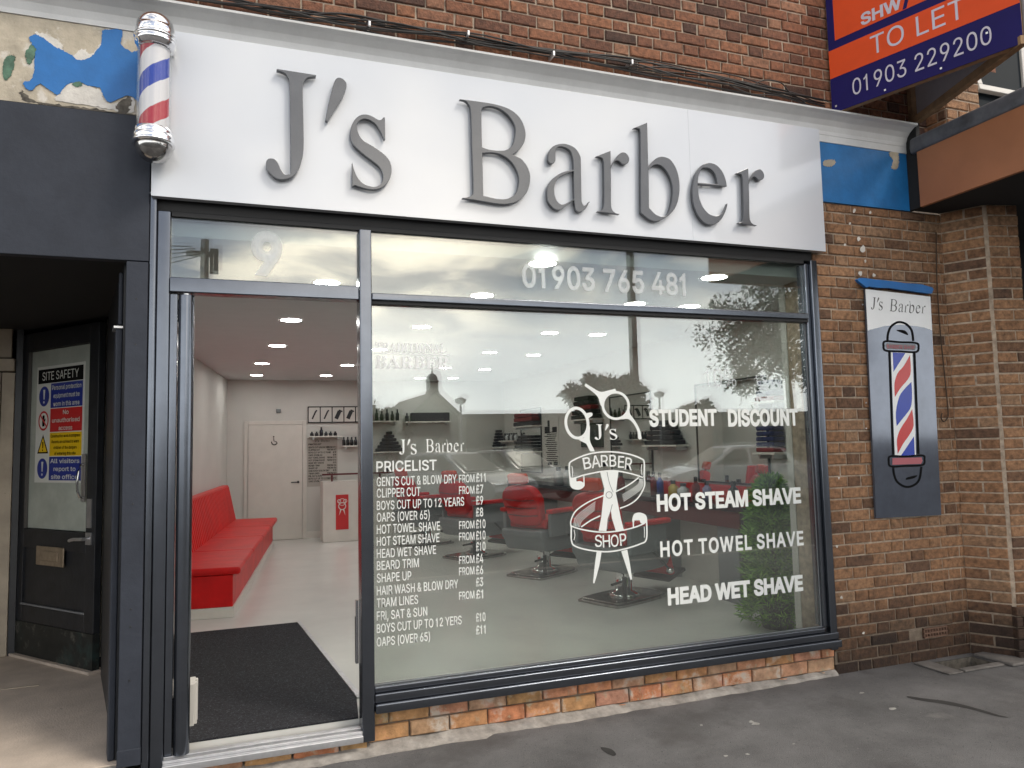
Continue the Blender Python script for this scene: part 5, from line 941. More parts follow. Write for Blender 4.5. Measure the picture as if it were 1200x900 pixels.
for k, lines in enumerate(txt):
    t0, t1 = rowz[k+1]; srect(nm_[k+1], .31, .965, t0, t1, -.0168, 'message_panel')
    n = len(lines); wm = max(len(s) for s in lines)
    for i, s in enumerate(lines):
        ww = .60*len(s)/wm*(1 if k != 1 else .95); ww = min(ww, .6); 
        if s == 'No': ww = .12
        st(bk if k == 2 else bw, s, .6375-ww/2, .6375+ww/2, t1-(t1-t0)*(i+.82)/n, (t1-t0)/n*(.56 if k != 2 else .5), .012)
    # pictogram
    cu_, cz_ = su0+(su1-su0)*.165, sz0+H_*(t0+t1)/2; rr = H_*.083
    def disc(rx, rz, m_, d, name, a0=0, n=28, poly=None):
        b = MB(); q = poly or [(rx*math.cos(2*math.pi*i/n), rz*math.sin(2*math.pi*i/n)) for i in range(n)]
        b.v = [D0+uD*(cu_+x)+UZ*(cz_+z)+nD*d for x, z in q]; b.face(range(len(q))); return b.build(name, m_, ss)
    if k in (0, 3):
        disc(rr*.98, rr*1.05, 'blue', -.0166, 'pictogram_disc'); disc(0, 0, 'signwhite', -.0160, 'exclamation_mark', poly=[(-.006, -.022), (.006, -.022), (.013, .048), (-.013, .048)])
        disc(.008, .010, 'signwhite', -.0159, 'exclamation_dot', poly=[(.009*math.cos(i), -.042+.009*math.sin(i)) for i in [j*.5236 for j in range(12)]])
    elif k == 1:
        disc(rr*.98, rr*1.02, 'red', -.0166, 'prohibition_ring'); disc(rr*.78, rr*.82, 'signwhite', -.0163, 'prohibition_field')
        disc(0, 0, 'ink', -.0161, 'hand_symbol', poly=[(-.014, -.04), (.014, -.04), (.02, -.005), (.028, .012), (.022, .016), (.014, .006), (.014, .036), (.008, .04), (.004, .036), (-.002, .044), (-.006, .036), (-.012, .036), (-.016, .0)])
        disc(0, 0, 'red', -.0159, 'prohibition_bar', poly=[(-.047, .038), (-.038, .047), (.047, -.038), (.038, -.047)])
    else:
        disc(0, 0, 'ink', -.0166, 'warning_triangle', poly=[(-.072, -.062), (.072, -.062), (0, .072)]); disc(0, 0, 'yellow', -.0163, 'warning_field', poly=[(-.055, -.052), (.055, -.052), (0, .051)])
        disc(0, 0, 'ink', -.0160, 'warning_mark', poly=[(-.004, -.026), (.004, -.026), (.008, .02), (-.008, .02)]); disc(0, 0, 'ink', -.0159, 'warning_dot', poly=[(.006*math.cos(i), -.039+.006*math.sin(i)) for i in [j*.7854 for j in range(8)]])
bw.build('white_lettering', 'signwhite', ss); bk.build('black_lettering', 'ink', ss)
# litter on the entry floor
tag(MB().box(-1.42, -1.18, 1.50, 1.512, .0, .004, Matrix.Translation((0, 0, 0))).build('splinter', 'cream'), 'thin pale splinter of wood lying at the foot of the black door', 'splinter')

# ================================================================== inside the shop
FZ, CZ, BW, RW = .018, 2.50, 8.25, 4.25
def lw(y): return -.55+.104*(y-5.3)
rm = thing('shop_room', 'pale walls and ceiling of the barber shop seen through the doorway and window', 'room', (1.8, 4, FZ))
YW = 2.0
b = MB(); b.add([(lw(YW), YW, FZ), (lw(BW), BW, FZ), (lw(BW), BW, CZ), (lw(YW), YW, CZ), (lw(YW)-.04, YW, FZ), (lw(BW)-.1, BW+.2, FZ), (lw(BW)-.1, BW+.2, CZ), (lw(YW)-.04, YW, CZ)], [(0, 1, 2, 3), (7, 6, 5, 4), (0, 3, 7, 4), (3, 2, 6, 7), (0, 4, 5, 1)])
b.hexa([(-.437, .072, FZ), (-.755, 1.70, FZ), (-.755, 1.70, CZ), (-.437, .072, CZ)], [(-.50, .072, FZ), (-.81, 1.70, FZ), (-.81, 1.70, CZ), (-.50, .072, CZ)])
b.hexa([(-.756, 1.701, FZ), (lw(YW)+.01, YW+.001, FZ), (lw(YW)+.01, YW+.001, CZ), (-.756, 1.701, CZ)], [(-.80, 1.701, FZ), (lw(YW)-.03, YW+.02, FZ), (lw(YW)-.03, YW+.02, CZ), (-.80, 1.701, CZ)])
b.build('left_wall', 'wall', rm)
b = MB(); b.box(lw(BW)-.1, RW+.2, BW, BW+.2, FZ-.1, CZ); b.build('back_wall', 'wall', rm)
b = MB(); b.box(RW, RW+.2, .301, BW-.001, FZ-.1, CZ); b.box(3.60, RW-.001, .3005, .36, FZ, CZ); b.build('right_wall', 'wall', rm)
b = MB(); b.box(-1.3, RW+.2, .085, BW+.2, CZ+.001, 3.0); b.build('ceiling', 'ceil', rm)
b = MB(); b.box(-.43, 3.6, .086, .12, 2.60, 3.5); b.build('lintel', 'void', rm)
b = MB(); b.hexa([(lw(2.05), 2.05, FZ+.001), (lw(2.05)+.015, 2.05, FZ+.001), (lw(2.05)+.015, 2.05, .12), (lw(2.05), 2.05, .12)], [(lw(BW), BW-.002, FZ+.001), (lw(BW)+.015, BW-.002, FZ+.001), (lw(BW)+.015, BW-.002, .12), (lw(BW), BW-.002, .12)])
b.box(.93, RW-.002, BW-.016, BW-.001, FZ+.001, .12); b.build('skirting', 'wpaint', rm)
# downlights -------------------------------------------------------
rows_ = {'first row over the doorway': [(383, 331), (341, 375), (325, 405), (307, 426), (300.5, 439.5)],
 'second row, behind the mullion': [(565, 346), (494, 383), (445, 409.5), (407, 428), (382, 440)],
 'third row, across the window': [(636, 308.5), (644, 390), (574, 413), (522, 431), (492, 443)],
 'fourth row, near the mirrors': [(744, 356), (700, 392), (625, 416), (568, 433), (531, 443)],
 'fifth row, by the right wall': [(837, 325), (808, 359)]}
ordn = ['nearest the front of', 'second from the front in', 'third from the front in', 'fourth from the front in', 'farthest back in']
proto = None
for rn, pts in rows_.items():
    for i, (px, py) in enumerate(pts):
        p = atz(px, py, CZ)
        lab = 'round glowing downlight %s the %s' % (ordn[i] if not (len(pts) == 2 and i == 1) else 'farther back in', rn)
        if proto is None:
            proto = thing('downlight', lab, 'downlight', (0, 0, 0), 0, 'round downlights in the shop ceiling')
            b = MB(); b.lathe([(.083, -.003), (.098, -.006), (.1, -.001), (.1, .0005)], None, 28, cap=False); b.build('rim', 'wpaint', proto, smooth=True)
            b = MB(); b.lathe([(.086, -.002), (.086, -.0005)], None, 28); b.build('lens', 'lamp', proto)
            proto.location = (p.x, p.y, CZ)
        else: copy_tree(proto, (p.x, p.y, CZ), label=lab)
# doormat ----------------------------------------------------------
b = MB(); q = [(-.34, .09), (.566, .09), (.60, .40), (.41, 2.42), (-.52, 2.42), (-.40, 1.0)]
b.prism(q, Matrix.Translation((0, 0, FZ+.001)), .009); tag(b.build('doormat', 'matt'), 'large charcoal entrance mat lying just inside the open doorway', 'doormat')
b = MB(); b.hexa([(.602, .40, FZ+.001), (.635, .40, FZ+.001), (.635, .40, FZ+.013), (.602, .40, FZ+.013)], [(.412, 2.43, FZ+.001), (.437, 2.43, FZ+.001), (.437, 2.43, FZ+.013), (.412, 2.43, FZ+.013)])
tag(b.build('mat_edging', 'alu'), 'thin metal edging strip along the right side of the charcoal mat', 'edging strip')
# red bench --------------------------------------------------------
bn_ = thing('waiting_bench', 'long red upholstered bench with a ribbed back along the left wall', 'bench', (-.3, 2.88, FZ))
db = Vector((.104, .9946, 0)); nb = Vector((-.9946, .104, 0)); F0 = Vector((-.07, 2.88, 0))
def bb_(b, s0, s1, t0, t1, z0, z1): slab(b, F0, db, nb, s0, s1, z0, z1, t0, t1)
b = MB(); bb_(b, 0, 4.6, .0, .60, FZ+.001, .105); b.build('plinth', 'wpaint', bn_, bevel=.003)
b = MB(); bb_(b, .005, 4.6, .012, .60, .106, .37); b.build('base', 'leather', bn_, bevel=.006)
b = MB()
for s0, s1 in ((-.015, 1.15), (1.153, 2.3), (2.303, 3.45), (3.453, 4.61)): b = MB(); bb_(b, s0, s1, -.05, .62, .372, .436); b.build('seat', 'leather', bn_, bevel=.024, seg=3)
b = MB()
n_ = 46
for i in range(n_):                                # ribbed back cushion
    s0 = -.01+4.6*i/n_; s1 = -.01+4.6*(i+1)/n_-.003
    q = [(s0, .52, .434), (s1, .52, .434), (s1, .62, .90), (s0, .62, .90)]
    fr_ = [F0+db*s+nb*t+UZ*z for s, t, z in q]; bk_ = [F0+db*s+nb*.70+UZ*z for s, t, z in q]
    mid = [F0+db*((s0+s1)/2+(s-(s0+s1)/2)*.5)+nb*(t-.012)+UZ*z for s, t, z in q]
    o = len(b.v); b.v += fr_+mid+bk_
    b.face((o, o+4, o+7, o+3)); b.face((o+4, o+5, o+6, o+7)); b.face((o+5, o+1, o+2, o+6)); b.face((o+3, o+7, o+6, o+2)); b.face((o+3, o+2, o+10, o+11)); b.face((o, o+3, o+11, o+8)); b.face((o+1, o+9, o+10, o+2)); b.face((o, o+1, o+5, o+4))
b.build('back_cushion', 'leather', bn_)
b = MB(); bb_(b, -.01, 4.59, .615, .71, .885, .925); b.build('top_rail', 'leather', bn_, bevel=.015)
# back door --------------------------------------------------------
bd = thing('inner_door', 'white toilet door with a wheelchair symbol in the back wall', 'door', (.45, BW, FZ))
b = MB(); b.box(.06, .862, BW-.03, BW-.002, FZ+.006, 1.795); b.build('door_panel', 'wdoor', bd, bevel=.003)
b = MB()
for x0, x1, z0, z1 in ((-.0, .055, FZ, 1.86), (.867, .925, FZ, 1.86), (.0555, .8665, 1.80, 1.86)): b.box(x0, x1, BW-.022, BW-.001, z0, z1)
b.build('architrave', 'wdoor', bd, bevel=.004)
b = MB(); b.tube([(.80, BW-.03, .90), (.80, BW-.075, .90), (.69, BW-.08, .90)], .009, 8); b.lathe([(.02, 0), (.02, .008)], Matrix.Translation((.80, BW-.031, .90)) @ Matrix.Rotation(R(90), 4, 'X'), 12); b.build('handle', 'cblack', bd)
b = MB()
b.tube([(.445+.042*math.cos(t), BW-.034, 1.53+.042*math.sin(t)) for t in [R(170+15*k) for k in range(13)]], .007, 6)
b.tube([(.435, BW-.034, 1.595), (.437, BW-.034, 1.545), (.472, BW-.034, 1.54), (.485, BW-.034, 1.505)], .005, 6); b.lathe([(.011, 0), (.011, .004)], Matrix.Translation((.434, BW-.034, 1.612)) @ Matrix.Rotation(R(90), 4, 'X'), 10)
b.build('wheelchair_symbol', 'ink', bd)
tag(MB().box(.47, .54, BW-.03, BW-.001, 1.985, 2.045).build('alarm_box', 'cgrey', bevel=.006), 'small grey box fixed to the back wall above the white door', 'alarm box')
# reception desk -----------------------------------------------------
dk = thing('reception_desk', 'cream reception desk with a red emblem panel and a dark red rail', 'desk', (1.5, 7.8, FZ))
b = MB(); b.box(1.11, 2.15, 7.55, 7.95, FZ+.002, .915); b.build('desk_body', 'wpaint', dk, bevel=.006)
b = MB(); b.box(1.10, 2.16, 7.54, 7.58, 1.01, 1.035); b.box(1.23, 1.26, 7.55, 7.575, .916, 1.009); b.box(1.95, 1.98, 7.55, 7.575, .916, 1.009); b.build('rail', 'maroon', dk, bevel=.003)
ra, rb = at(393.5, 580, 7.545), at(408.5, 620, 7.545)
b = MB(); b.box(ra.x, rb.x, 7.541, 7.5495, rb.z, ra.z); pnl = b.build('emblem_panel', 'red', dk)
b = MB(); cx, cz = (ra.x+rb.x)/2, ra.z-.17
def ringxz(b, cx, cz, r, wd, Y, n=20):
    vs, fs = curve_mesh([[(cx+q_*math.cos(2*math.pi*i/n), cz+q_*math.sin(2*math.pi*i/n)) for i in range(n)] for q_ in (r+wd/2, r-wd/2)]); b.add([(p[0], Y, p[1]) for p in vs], fs)
ringxz(b, cx, cz, .052, .012, 7.5395); ringxz(b, cx-.045, cz+.075, .024, .008, 7.5395); ringxz(b, cx+.045, cz+.075, .024, .008, 7.5395); ringxz(b, cx, cz+.06, .05, .008, 7.5392)
for s in (-1, 1): b.add([(cx+s*.01, 7.5394, cz-.05), (cx+s*.03, 7.5394, cz-.05), (cx+s*.045, 7.5394, cz-.14)], [(0, 1, 2)])
b.build('panel_emblem', 'signwhite', pnl)
# back-wall fittings ---------------------------------------------------
def wallbox(px0, py0, px1, py1, Y=BW): a = at(px0, py0, Y); c = at(px1, py1, Y); return a.x, c.x, min(a.z, c.z), max(a.z, c.z)
x0, x1, z0, z1 = wallbox(361, 477, 430, 494.5)
pc = thing('picture_strip', 'wide black framed strip of four clipper pictures on the back wall', 'picture', ((x0+x1)/2, BW, z0))
b = MB(); b.box(x0, x1, BW-.02, BW-.001, z0, z1); b.build('backing', 'paper', pc)
b = MB(); wq = (x1-x0)/5
for k in range(6): b.box(x0+wq*k-.007, x0+wq*k+.007, BW-.026, BW-.0205, z0-.005, z1+.005)
b.box(x0, x1, BW-.0255, BW-.0205, z1-.008, z1+.007); b.box(x0, x1, BW-.0255, BW-.0205, z0-.007, z0+.008); b.build('frame', 'ink', pc)
for k in range(5):
    b = MB(); mtx = Matrix.Translation((x0+wq*(k+.5), BW-.0225, (z0+z1)/2)) @ Matrix.Rotation(R(24), 4, 'Y')
    ww = .012 if k < 2 else .03; b.box(-ww, ww, -.001, .001, -.075, .06, mtx); b.box(-ww*.6, ww*1.5, -.0012, .0008, .0605, .082, mtx); b.build('clipper_picture', 'cblack', pc)
def shelf(px0, px1, py, lab, wall_='back', depth=.16, Yr=None):
    if wall_ == 'back':
        a = at(px0, py, BW); c = at(px1, py, BW); z = (a.z+c.z)/2
        t = thing('wall_shelf', lab, 'shelf', ((a.x+c.x)/2, BW, z), 0, 'white wall shelves'); b = MB(); b.box(a.x, c.x, BW-depth, BW-.001, z-.02, z)
        b.build('board', 'wpaint', t, bevel=.002); b = MB()
        for xx in (a.x+.05, c.x-.07): b.box(xx, xx+.02, BW-depth*.8, BW-.001, z-.055, z-.0205)
        b.build('bracket', 'alu', t); return a.x, c.x, z
    a = atx(px0, py, RW); c = atx(px1, py, RW); z = (a.z+c.z)/2
    t = thing('wall_shelf', lab, 'shelf', (RW, (a.y+c.y)/2, z), 0, 'white wall shelves'); b = MB(); b.box(RW-depth, RW-.001, c.y, a.y, z-.02, z); b.build('board', 'wpaint', t, bevel=.002)
    b = MB()
    for yy in (c.y+.05, a.y-.07): b.box(RW-depth*.8, RW-.001, yy, yy+.02, z-.055, z-.0205)
    b.build('bracket', 'alu', t); return c.y, a.y, z
def bottle(x, y, z, h, r, m_, lab, grp):
    b = MB(); b.lathe([(r, 0), (r, h*.62), (r*.5, h*.74), (r*.42, h*.8)], Matrix.Translation((x, y, z)), 10); o = b.build('bottle', m_, smooth=True); tag(o, lab, 'bottle', grp)
    c = MB(); c.lathe([(r*.5, h*.8), (r*.5, h)], Matrix.Translation((x, y, z)), 10); k = c.build('cap', 'cblack', o)
def stack(x0, x1, y0, y1, z, n, h, m_, name, lab, cat, taper=.0, axis='x', grp=None):
    """folded or boxed goods piled in layers: one pile, its layers as parts"""
    t = thing(name, lab, cat, ((x0+x1)/2, (y0+y1)/2, z), 0, grp); b = MB()
    for k in range(n):
        f = 1-taper*k/max(1, n-1); cx, cy = (x0+x1)/2, (y0+y1)/2; hx, hy = (x1-x0)/2*(f if axis == 'x' else 1), (y1-y0)/2*(f if axis == 'y' else 1)
        b = MB(); b.box(cx-hx, cx+hx, cy-hy, cy+hy, z+h*k+.001, z+h*(k+1)-.006); b.build('layer', m_ if not isinstance(m_, list) else m_[k % len(m_)], t, bevel=min(.012, h*.25))
x0, x1, z = shelf(362, 400, 511, 'white shelf of small jars above the black price list on the back wall')
for k in range(6): bottle(x0+.04+k*.072, BW-.08, z, .07+(.07 if k == 2 else 0), .028, 'cblack' if k != 2 else 'worktop', 'small dark jar on the shelf above the black price list', 'dark jars above the price list')
x0, x1, z = shelf(400, 428, 522, 'white shelf of dark bottles just left of the mullion')
for k in range(6): bottle(x0+.03+k*.062, BW-.08, z, .135, .026, 'cblack', 'dark bottle standing on the shelf just left of the mullion', 'dark bottles left of the mullion')
x0, x1, z = shelf(438, 472, 529, 'white shelf with a dark stepped pyramid of boxes beside the mullion')
stack(x0+.02, x1-.02, BW-.14, BW-.02, z, 6, .055, 'towel_k', 'product_pyramid', 'dark stepped pyramid of boxes on the shelf right of the mullion', 'boxes', .8)
x0, x1, z = shelf(430, 466, 493.5, 'white shelf of tall bottles above the dark pyramid of boxes')
for k in range(6): bottle(x0+.06+k*.085, BW-.08, z, .16+.03*(k % 2), .028, ['towel_r', 'poster', 'poster', 'cblack', 'poster', 'cblack'][k], 'tall bottle on the shelf above the dark pyramid of boxes', 'tall bottles above the pyramid')
x0, x1, z = shelf(473, 526, 494, 'long white shelf with a dark box under the reflected cupola')
stack(x0+.1, x1-.02, BW-.14, BW-.02, z, 1, .15, 'cblack', 'display_box', 'long dark display box on the shelf under the reflected cupola', 'box')
bottle(x0+.04, BW-.08, z, .14, .03, 'cblack', 'single dark bottle at the left end of the long white shelf', None)
# second price list, in black on the back wall
x0, x1, z0, z1 = wallbox(361.5, 514, 394, 567)
pl_ = thing('wall_price_list', 'black lettered price list on the back wall beside the white door', 'price list', ((x0+x1)/2, BW, z0))
b = MB(); b.box(x0-.02, x1+.02, BW-.006, BW-.001, z0-.03, z1+.01); b.build('sheet', mat('price_sheet', (.40, .37, .33), .5, var=.02), pl_)
b = MB(); h_ = (z1-z0)/16.5
put_word(b, (x0+.10, x0+.16, z1-h_*1.3, z1-h_*.2), BW-.0063, range(3)); b.build('shop_name', 'ink', pl_); b = MB(); put_word(b, (x0+.19, x0+.33, z1-h_*1.3, z1-h_*.2), BW-.0063, range(3, 9)); b.build('shop_name', 'ink', pl_); b = MB()
def wt(t, a, c, z): put_text(b, t, (a, BW-.0066, z), UX, UZ, c-a, h_*.62, .02)
wt('PRICELIST', x0, x0+.20, z1-h_*2.4)
for k, (t, xr, yl, yr, fr, pr, yp) in enumerate(rows):
    b.build('price_row', 'ink', pl_); b = MB(); zz = z1-h_*(3.5+k*.93); wt(t, x0, x0+(xr-441)/127*(x1-x0), zz)
    if pr: wt((fr+' '+pr).strip(), x1-(.14 if fr else .05), x1, zz)
b.build('price_row', 'ink', pl_)
# right wall: mirrors, shelves, price list, worktop ----------------------
def mirror(y0, y1, z0, z1, lab):
    t = thing('wall_mirror', lab, 'mirror', (RW, (y0+y1)/2, z0), 0, 'mirrors along the right wall'); b = MB(); b.box(RW-.012, RW-.001, y0, y1, z0, z1); b.build('mirror_glass', 'mirror', t)
    b = MB()
    for a, c, e_, f in ((y0-.016, y0-.001, z0-.015, z1+.015), (y1+.001, y1+.016, z0-.015, z1+.015), (y0, y1, z1+.001, z1+.015), (y0, y1, z0-.015, z0-.001)): b.box(RW-.018, RW-.001, a, c, e_, f)
    b.build('frame', 'cblack', t)
mirror(1.36, 2.40, 1.02, 1.95, 'wide wall mirror nearest the window, left of the blue towels')
mirror(3.30, 4.25, .98, 1.95, 'wall mirror behind the scissors emblem, second from the window')
mirror(6.55, 7.4, .98, 1.95, 'wall mirror farthest from the window')
y0, y1, z = shelf(767, 808, 521, 'white shelf of dark folded towels under the word STUDENT', 'right')
stack(RW-.15, RW-.02, y0+.03, y1-.03, z, 5, .052, 'towel_k', 'towel_stack', 'dark stepped pile of folded towels under the word STUDENT', 'towels', .55, 'y')
y0, y1, z = shelf(899, 926, 529.5, 'white shelf with blue towels at the right edge of the window', 'right')
stack(RW-.15, RW-.02, y0+.02, y1-.04, z, 5, .045, ['towel_r', 'towel_b', 'towel_b', 'towel_b', 'towel_b'], 'towel_stack', 'pile of blue towels with a red one at the bottom, by the right window edge', 'towels', .1, 'y')
y0, y1, z = shelf(897, 926, 470, 'highest white shelf at the right edge of the window', 'right')
stack(RW-.15, RW-.02, y0+.02, y1-.05, z, 4, .045, ['towel_r', 'towel_b', 'towel_k', 'towel_b'], 'towel_stack', 'upper pile of dark blue towels above the pile by the right window edge', 'towels', .3, 'y')
y0, y1, z = shelf(680, 708, 491, 'white shelf with black and red towels inside the scissors emblem', 'right')
stack(RW-.15, RW-.02, y0+.02, y1-.02, z, 5, .06, ['towel_k', 'towel_k', 'towel_r', 'towel_k', 'towel_k'], 'towel_stack', 'tall black pile with a red towel, seen between the two scissor rings', 'towels', .35, 'y')
y0, y1, z = shelf(611, 635, 499, 'white shelf of red and black boxes left of the tall price poster', 'right')
stack(RW-.15, RW-.02, y0+.02, y1-.02, z, 3, .07, ['towel_k', 'towel_r', 'towel_r'], 'box_stack', 'red boxes stacked on a black one, left of the tall price poster', 'boxes', .1, 'y')
y0, y1, z = shelf(611, 636, 528.5, 'white shelf of dark boxes below the red boxes', 'right')
stack(RW-.15, RW-.02, y0+.02, y1-.02, z, 5, .05, 'towel_k', 'box_stack', 'dark stepped boxes on the shelf below the red boxes', 'boxes', .5, 'y')
y0, y1, z = shelf(594, 612, 516, 'small white shelf of dark jars in the far right corner', 'right')
for k in range(6): bottle(RW-.08, y0+.06+k*max(.05, (y1-y0-.1)/6), z, .12, .035, 'cblack' if k % 2 else 'bottle_w', 'jar on the small shelf in the far right corner of the shop', 'jars in the far corner')
x0, x1, z = shelf(575, 591, 524, 'short white shelf of dark stepped boxes at the end of the back wall')
stack(x0+.02, x1-.02, BW-.14, BW-.02, z, 6, .05, 'towel_k', 'box_stack', 'dark stepped boxes at the right end of the back wall', 'boxes', .6)
a = atx(637, 491, RW); c = atx(656, 547, RW)
po = thing('wall_poster', 'tall pale poster of small print and pictures on the right wall', 'poster', (RW, (a.y+c.y)/2, c.z))
b = MB(); b.box(RW-.008, RW-.001, c.y, a.y, c.z, a.z); b.build('sheet', 'paper', po)
b = MB(); hh = a.z-c.z
for k in range(15):
    zz = a.z-hh*(.30+k*.042); yy = a.y-.03-rnd.uniform(0, .12); b.box(RW-.0095, RW-.0085, c.y+.03+rnd.uniform(0, .1), yy, zz, zz+hh*.018)
b.box(RW-.0095, RW-.0085, c.y+.05, c.y+.2, c.z+.02, c.z+.07); b.box(RW-.0095, RW-.0085, c.y+.27, c.y+.42, c.z+.02, c.z+.06); b.box(RW-.0095, RW-.0085, c.y+.05, c.y+.22, a.z-.2, a.z-.13); b.box(RW-.0095, RW-.0085, a.y-.25, a.y-.05, a.z-.22, a.z-.12); b.box(RW-.0096, RW-.0086, a.y-.25, a.y-.17, a.z-.119, a.z-.03)
b.build('print', 'ink', po)
a = atx(682, 492.5, RW); c = atx(708, 524, RW)
gp_ = thing('framed_picture', "dark green framed picture behind the J's of the emblem", 'picture', (RW, (a.y+c.y)/2, c.z))
b = MB(); b.box(RW-.02, RW-.001, c.y, a.y, c.z, a.z-.05); b.build('picture_face', 'poster', gp_); b = MB(); b.box(RW-.024, RW-.0205, c.y, a.y, c.z, c.z+.012); b.box(RW-.024, RW-.0205, a.y-.012, a.y, c.z+.0125, a.z-.05); b.build('frame', 'cblack', gp_)
# worktop
wk = thing('worktop', 'dark barber worktop with a dark red front and black end panel along the right wall', 'worktop', (4.1, 4, FZ))
b = MB(); b.box(3.90, RW-.001, 1.30, 7.2, .80, .845); b.build('top', 'worktop', wk, bevel=.004)
b = MB(); b.box(3.915, 3.935, 1.36, 7.2, .66, .799); b.build('front_apron', 'maroon', wk)
b = MB(); b.box(3.92, RW-.001, 1.31, 1.355, FZ+.001, .799); b.build('end_panel', 'worktop', wk)
b = MB()
for y in (1.42, 2.8, 4.4, 6.0): b.box(3.94, RW-.001, y, y+.30, FZ+.001, .799)
b.build('drawer_unit', 'cgrey', wk, bevel=.004)
b = MB(); b.box(RW-.02, RW-.001, 1.32, 3.2, .846, .99); b.build('splashback', 'red', wk)
spots = [(1.62, .20, .045, 'cblack', 'black pump bottle on the dark worktop nearest the window'), (2.02, .19, .042, 'bottle_v', 'lilac pump bottle on the dark worktop below the mirror'), (2.20, .22, .036, 'towel_r', 'red bottle among the bottles on the dark worktop'), (2.42, .15, .06, 'bottle_w', 'wide clear spray bottle on the dark worktop'), (2.60, .17, .05, 'bottle_y', 'yellow bottle standing on the dark worktop'), (2.85, .24, .036, 'bottle_b', 'slim blue bottle on the dark worktop left of the yellow one'), (2.98, .24, .036, 'towel_r', 'slim red bottle beside the slim blue bottle on the worktop'), (3.7, .22, .045, 'towel_r', 'red bottle on the worktop behind the BARBER ribbon'), (3.85, .18, .04, 'bottle_w', 'clear bottle on the worktop behind the BARBER ribbon'), (5.2, .26, .06, 'bottle_w', 'large clear jar on the worktop left of the emblem'), (5.5, .24, .07, 'bottle_w', 'widest clear jar on the worktop left of the emblem')]
for y, h, r, m_, lab in spots: bottle(4.06, y, .846, h, r, m_, lab, None)
# barber chairs ----------------------------------------------------------
ch = thing('barber_chair', '', 'barber chair', (0, 0, 0), 0, 'red barber chairs facing the mirrors')
b = MB(); q = spline([(-.36, -.16), (-.30, -.24), (.24, -.24), (.38, -.13), (.38, .13), (.24, .24), (-.30, .24), (-.36, .16)], 3); b.prism(q, Matrix.Translation((0, 0, .001)), .028); b.prism([(x*.92, y*.9) for x, y in q], Matrix.Translation((0, 0, .0295)), .018); b.build('base_plate', 'chrome_dark', ch, bevel=.006)
b = MB(); b.lathe([(.15, .048), (.12, .075), (.075, .10), (.07, .33), (.10, .36)], None, 20); b.build('pedestal', 'chrome', ch, smooth=True)
b = MB(); b.lathe([(.022, .05), (.022, .26)], Matrix.Translation((-.11, -.10, 0)), 8); b.tube([(-.11, -.10, .22), (-.32, -.14, .22)], .014, 8); b.build('foot_pump', 'cblack', ch)
b = MB(); pr = spline([(-.34, .46), (-.30, .36), (-.2, .33), (.2, .33), (.32, .38), (.36, .50), (.36, .60, 1), (-.38, .60, 1), (-.38, .52)], 3)
XZ = Matrix(((1, 0, 0, 0), (0, 0, -1, .27), (0, 1, 0, 0), (0, 0, 0, 1))); b.prism(pr, XZ, .54); b.build('shell', 'cgrey', ch, bevel=.02, seg=3)
b = MB(); b.box(-.27, .33, -.25, .25, .601, .72); b.build('seat', 'leather', ch, bevel=.035, seg=3)
b = MB(); mtx = Matrix.Translation((-.25, 0, .70)) @ Matrix.Rotation(R(-16), 4, 'Y'); YZm = mtx @ Matrix(((0, 0, 1, -.06), (1, 0, 0, 0), (0, 1, 0, 0), (0, 0, 0, 1))); b.prism(spline([(-.17, -.04), (.17, -.04), (.235, .16), (.25, .30), (.21, .40), (.12, .46), (-.12, .46), (-.21, .40), (-.25, .30), (-.235, .16)], 4), YZm, .11); b.build('backrest', 'leather', ch, bevel=.03, seg=3)
b = MB()
for zz in (.10, .20, .30): b.tube([mtx @ Vector((-.064, -.2, zz)), mtx @ Vector((-.067, 0, zz-.015)), mtx @ Vector((-.064, .2, zz))], .006, 6)
b.build('stitched_fold', 'maroon', bpy.data.objects[[o.name for o in bpy.data.objects if o.name.startswith('backrest')][-1]])
b = MB(); b.box(-.045, .045, -.12, .12, .49, .62, mtx); hd_ = b.build('headrest', 'leather_o', ch, bevel=.03, seg=3); b = MB(); b.box(-.012, .012, -.03, .03, .42, .50, mtx); b.build('headrest_stem', 'chrome', hd_)
for s in (-1, 1):
    b = MB(); b.box(-.30, .26, s*.315-.045, s*.315+.045, .80, .855); ar = b.build('armrest', 'leather', ch, bevel=.02, seg=3)
    b = MB(); b.box(-.28, .22, s*.305-.022, s*.305+.022, .52, .798); b.build('arm_panel', 'cgrey', ar, bevel=.012)
b = MB(); b.tube([(.06, -.29, .52), (.16, -.34, .38), (.20, -.35, .33)], .011, 8); lv = b.build('recline_lever', 'cblack', ch, smooth=True); b = MB(); b.lathe([(.033*math.cos(t)+.001, .033*math.sin(t)) for t in [R(-90+15*k) for k in range(13)]], Matrix.Translation((.21, -.355, .31)), 14); b.build('lever_knob', 'chrome', lv, smooth=True)
b = MB(); mtx2 = Matrix.Translation((.345, 0, .62)) @ Matrix.Rotation(R(-14), 4, 'Y'); b.box(-.03, .03, -.22, .22, -.42, -.02, mtx2); b.build('leg_rest', 'leather', ch, bevel=.02, seg=3)
b = MB(); mtx3 = Matrix.Translation((.46, 0, .18)) @ Matrix.Rotation(R(-18), 4, 'Y'); b.box(-.08, .20, -.21, .21, -.02, .02, mtx3); b.build('footrest', 'cblack', ch, bevel=.012)
ch['label'] = 'red barber chair nearest the window, behind the scissors emblem'
ch.scale = (1, 1, .84); ch.location = (3.20, 2.10, FZ); ch.rotation_euler = (0, 0, R(22))
copy_tree(ch, (3.05, 3.62, FZ), R(30), 'red barber chair between the price list and the emblem, second from the window')
copy_tree(ch, (2.75, 5.15, FZ), R(24), 'red barber chair behind the price list, third from the window')
copy_tree(ch, (2.45, 6.6, FZ), R(20), 'red barber chair farthest from the window, near the reception desk')
